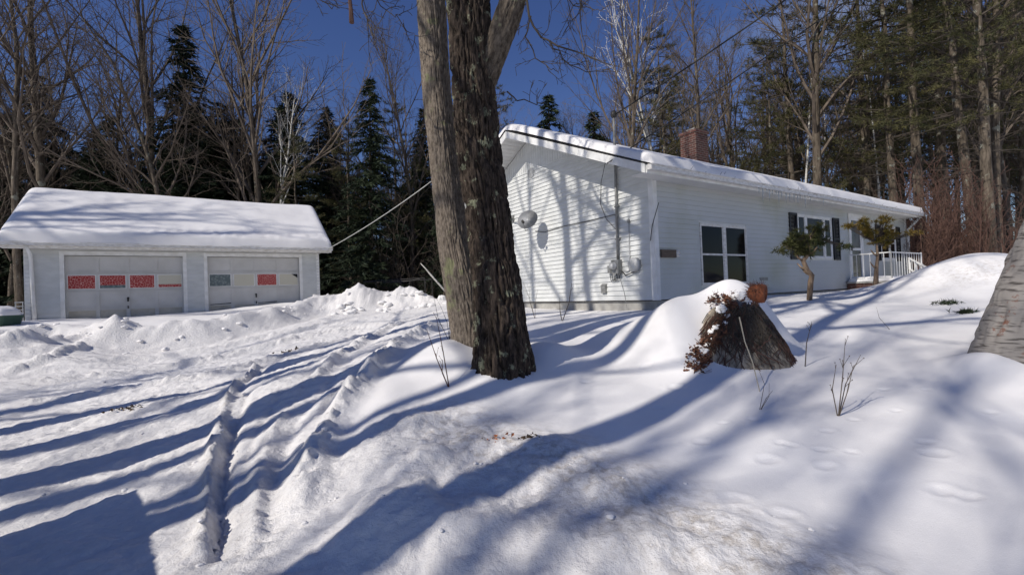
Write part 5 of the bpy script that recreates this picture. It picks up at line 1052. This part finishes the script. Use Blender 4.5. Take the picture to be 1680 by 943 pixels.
for s_ in (-1, 1): m = MB(); m.lathe([(.0, 0), (.1, 0), (.11, .03), (.0, .04)], (.24, s_ * .27, .08), 14, np.array([[1, 0, 0], [0, 0, 1], [0, -1, 0.]])); m.build('wheel', M_black, cart)
rk = D(32, 522, 12.6); rk[2] -= .3; o = tag(empty('metal_rack', rk), 'small bright wire rack between the green bin and the garage', 'rack'); m = MB()
for x in (-.1, .1): m.tube([(x, 0, 0), (x, 0, .75)], .012, 5)
for z in (.35, .44, .53, .62, .73): m.tube([(-.12, 0, z), (.12, 0, z)], .011, 5)
m.build('wires', M_ltgrey, o)
m = MB(); a, b = D(690, 432, 22), D(706, 450, 22); m.tube([a - b, (a - b) * .5 + [0, 0, .02], (0, 0, 0), (b - a) * 3.4], [.015, .03, .045, .05], 6); o = m.build('broken_birch', M_birch, None, True); o.location = b; tag(o, 'short broken white birch stub in the dark woods left of the maple', 'birch')
def litter(name, label, px, py, n, sx, sy, s, matl, cat='leaf litter', depth=None):
    q = g(px, py); m = MB(); z0_ = ter(q[0], q[1])
    for i in range(n): x, y = q[0] + rng.gauss(0, sx), q[1] + rng.gauss(0, sy); leaf(m, np.array([x - q[0], y - q[1], ter(x, y) - z0_ + .012]), rng.uniform(.5, 1) * s, rng)
    o = m.build(name, matl); o.location = (q[0], q[1], z0_); return tag(o, label, cat, kind='stuff')
M_litter = mat('litter', (.13, .085, .055), (.07, .05, .035), 12, .9); M_or = mat('orange_leaf', (.42, .16, .07), (.25, .1, .05), 12, .8)
litter('leaf_litter', 'dark brown leaf patch on the drive below the shadow stripes', 205, 678, 60, .09, .05, .06, M_litter)
litter('leaf_litter', 'brown debris patch on the drive right of centre', 474, 580, 40, .13, .06, .08, M_litter)
litter('leaf_litter', 'orange dead leaves on the dirty ploughed snow', 818, 753, 14, .05, .03, .05, M_or)
litter('leaf_litter', 'dark wet leaf clump on the ploughed snow ridge', 868, 750, 26, .035, .02, .05, M_litter)
def clump(label, px, py, d, s):
    r = ray(px, py); dd = np.linspace(4, 12, 300); z_ = terrain(r[0] / r[1] * dd, dd); k = int(np.argmax(r[2] / r[1] * dd + CZ < z_)); p = np.array([r[0] / r[1] * dd[k], dd[k], z_[k]]); cs = [np.array([rng.gauss(0, s), rng.gauss(0, s * .5), .01 + abs(rng.gauss(0, s * .2))]) for _ in range(60)]
    v, f = needles(cs, [np.array([.5, 0, .1])] * 60, 6, .07, .012, int(px), .8); o = npmesh('fallen_bough', v, f, M_hemlock, smooth=False); o.location = p; tag(o, label, 'bough')
clump('larger dark fallen pine bough on the snow left of the birch', 1553, 499, 8, .10); clump('smaller dark fallen pine bough nearest the birch', 1582, 514, 8, .08)
# loose snow lumps thrown up by the plough
def lump_mesh(seed, r):
    import bmesh; bm = bmesh.new(); bmesh.ops.create_icosphere(bm, subdivisions=3, radius=r); v = np.array([p.co[:] for p in bm.verts]); n_ = v / r; k = 1 + .35 * vn3(n_[:, 0] * 1.5 + seed, n_[:, 1] * 1.5, n_[:, 2] * 1.5, seed) + .15 * vn3(n_[:, 0] * 4, n_[:, 1] * 4, n_[:, 2] * 4, seed + 1)
    for p, q, kk in zip(bm.verts, v, k): p.co = q * kk * [1.2, 1, .7]
    me = bpy.data.meshes.new('snow_lump'); bm.to_mesh(me); bm.free(); me.polygons.foreach_set('use_smooth', [True] * len(me.polygons)); me.materials.append(M_snow); return me
LMs = [lump_mesh(i, .05) for i in range(4)]
m_gr = 'snow lumps thrown up along the ploughed drive'
for i in range(150):
    t = rng.random(); w = rng.choice(['f', 'b', 'b', 'b', 'r', 'p', 'p', 'd'])
    if w == 'f': a = FBANK[0] + (FBANK[-1] - FBANK[0]) * t; x, y = a[0] + rng.gauss(0, .35), a[1] + rng.gauss(0, .3); s = rng.uniform(.08, .28)
    elif w == 'b': k = rng.randrange(len(BERM) - 1); a = BERM[k] * (1 - t) + BERM[k + 1] * t; x, y = a[0] + rng.gauss(0, .3), a[1] + rng.gauss(-.2, .3); s = rng.uniform(.3, 1.3)
    elif w == 'r': R_ = RIDGES[rng.choice([0, 2, 3])][0]; k = rng.randrange(len(R_) - 1); a = R_[k] * (1 - t) + R_[k + 1] * t; x, y = a[0] + rng.gauss(0, .08), a[1] + rng.gauss(0, .1); s = rng.uniform(.25, .7)
    elif w == 'p': x, y = D(rng.uniform(550, 750), 500, 14.6)[0], 14.8 + rng.gauss(0, .5); s = rng.uniform(.8, 2.6)
    else: a = g(rng.uniform(20, 640), rng.uniform(570, 900)); x, y = a; s = rng.uniform(.15, .45)
    o = bpy.data.objects.new('snow_lump', rng.choice(LMs)); COL.objects.link(o); o.location = (x, y, ter(x, y) + .008 * s); o.scale = (s, s, s * rng.uniform(.7, 1.1)); o.rotation_euler = (0, 0, rng.random() * 6.3); tag(o, 'loose lump of snow thrown up beside the ploughed drive', 'snow lump', m_gr)
o = bpy.data.objects.new('snow_lump', LMs[0]); COL.objects.link(o); q = g(335 + 840 - 0, 892); q = g(1004, 891); o.location = (q[0], q[1], ter(q[0], q[1]) + .01); o.scale = (.4,) * 3; tag(o, 'single fist sized snow lump on the dirty snow in the foreground', 'snow lump')
# ================================================================ VAN parked left of the camera: only its shadow and the green light through its glass are seen
vo = np.array([-3.0, 1.6]); Lv = un(np.array([-.77, -.64, 0])); vz_ = ter(-5.5, .5); van = tag(empty('parked_van', (-4.37, 2.57, vz_), math.atan2(Lv[1], Lv[0])), 'grey van with green tinted windows parked outside the picture left of the camera', 'van')
M_van = mat('van_paint', (.18, .19, .2), None, rough=.3, spec=.6); mg, nt, p = newmat('tinted_glass'); nt.nodes.remove(p); tr = nt.nodes.new('ShaderNodeBsdfTransparent'); tr.inputs[0].default_value = (.42, .78, .60, 1); gl = nt.nodes.new('ShaderNodeBsdfGlossy'); gl.inputs['Roughness'].default_value = .05; ms = nt.nodes.new('ShaderNodeMixShader'); ms.inputs[0].default_value = .08
nt.links.new(tr.outputs[0], ms.inputs[1]); nt.links.new(gl.outputs[0], ms.inputs[2]); nt.links.new(ms.outputs[0], [n for n in nt.nodes if n.type == 'OUTPUT_MATERIAL'][0].inputs[0])
WV = 2.35; m = MB()      # local x runs to the van's rear, y from the far side (0) to the near side (+WV)
m.b2((0, 0, .35), (4.7, WV, 1.0)); m.b2((.25, 0, 1.72), (4.6, WV, 1.80))
for x in (.25, 1.5, 3.0, 4.5):
    for y in (0, WV - .08): m.b2((x, y, 1.0), (x + .1, y + .08, 1.72))
m.build('body', M_van, van)
for x0_, x1_ in ((.35, 1.5), (1.6, 3.0), (3.1, 4.5)):
    for y in (.03, WV - .05): m = MB(); m.b2((x0_, y, 1.0), (x1_, y + .006, 1.72)); m.build('window', mg, van)
for y in (0,): m = MB(); m.b2((.28, .08, 1.0), (.286, WV - .08, 1.72)); m.build('windscreen', mg, van)
for x in (.8, 3.8):
    for y in (-.02, WV - .18): m = MB(); m.lathe([(.0, 0), (.33, 0), (.34, .04), (.34, .16), (.33, .2), (0, .2)], (x, y, .32), 24, np.array([[1, 0, 0], [0, 0, 1], [0, -1, 0.]]) @ np.diag([1, 1, 1])); m.build('wheel', M_black, van)
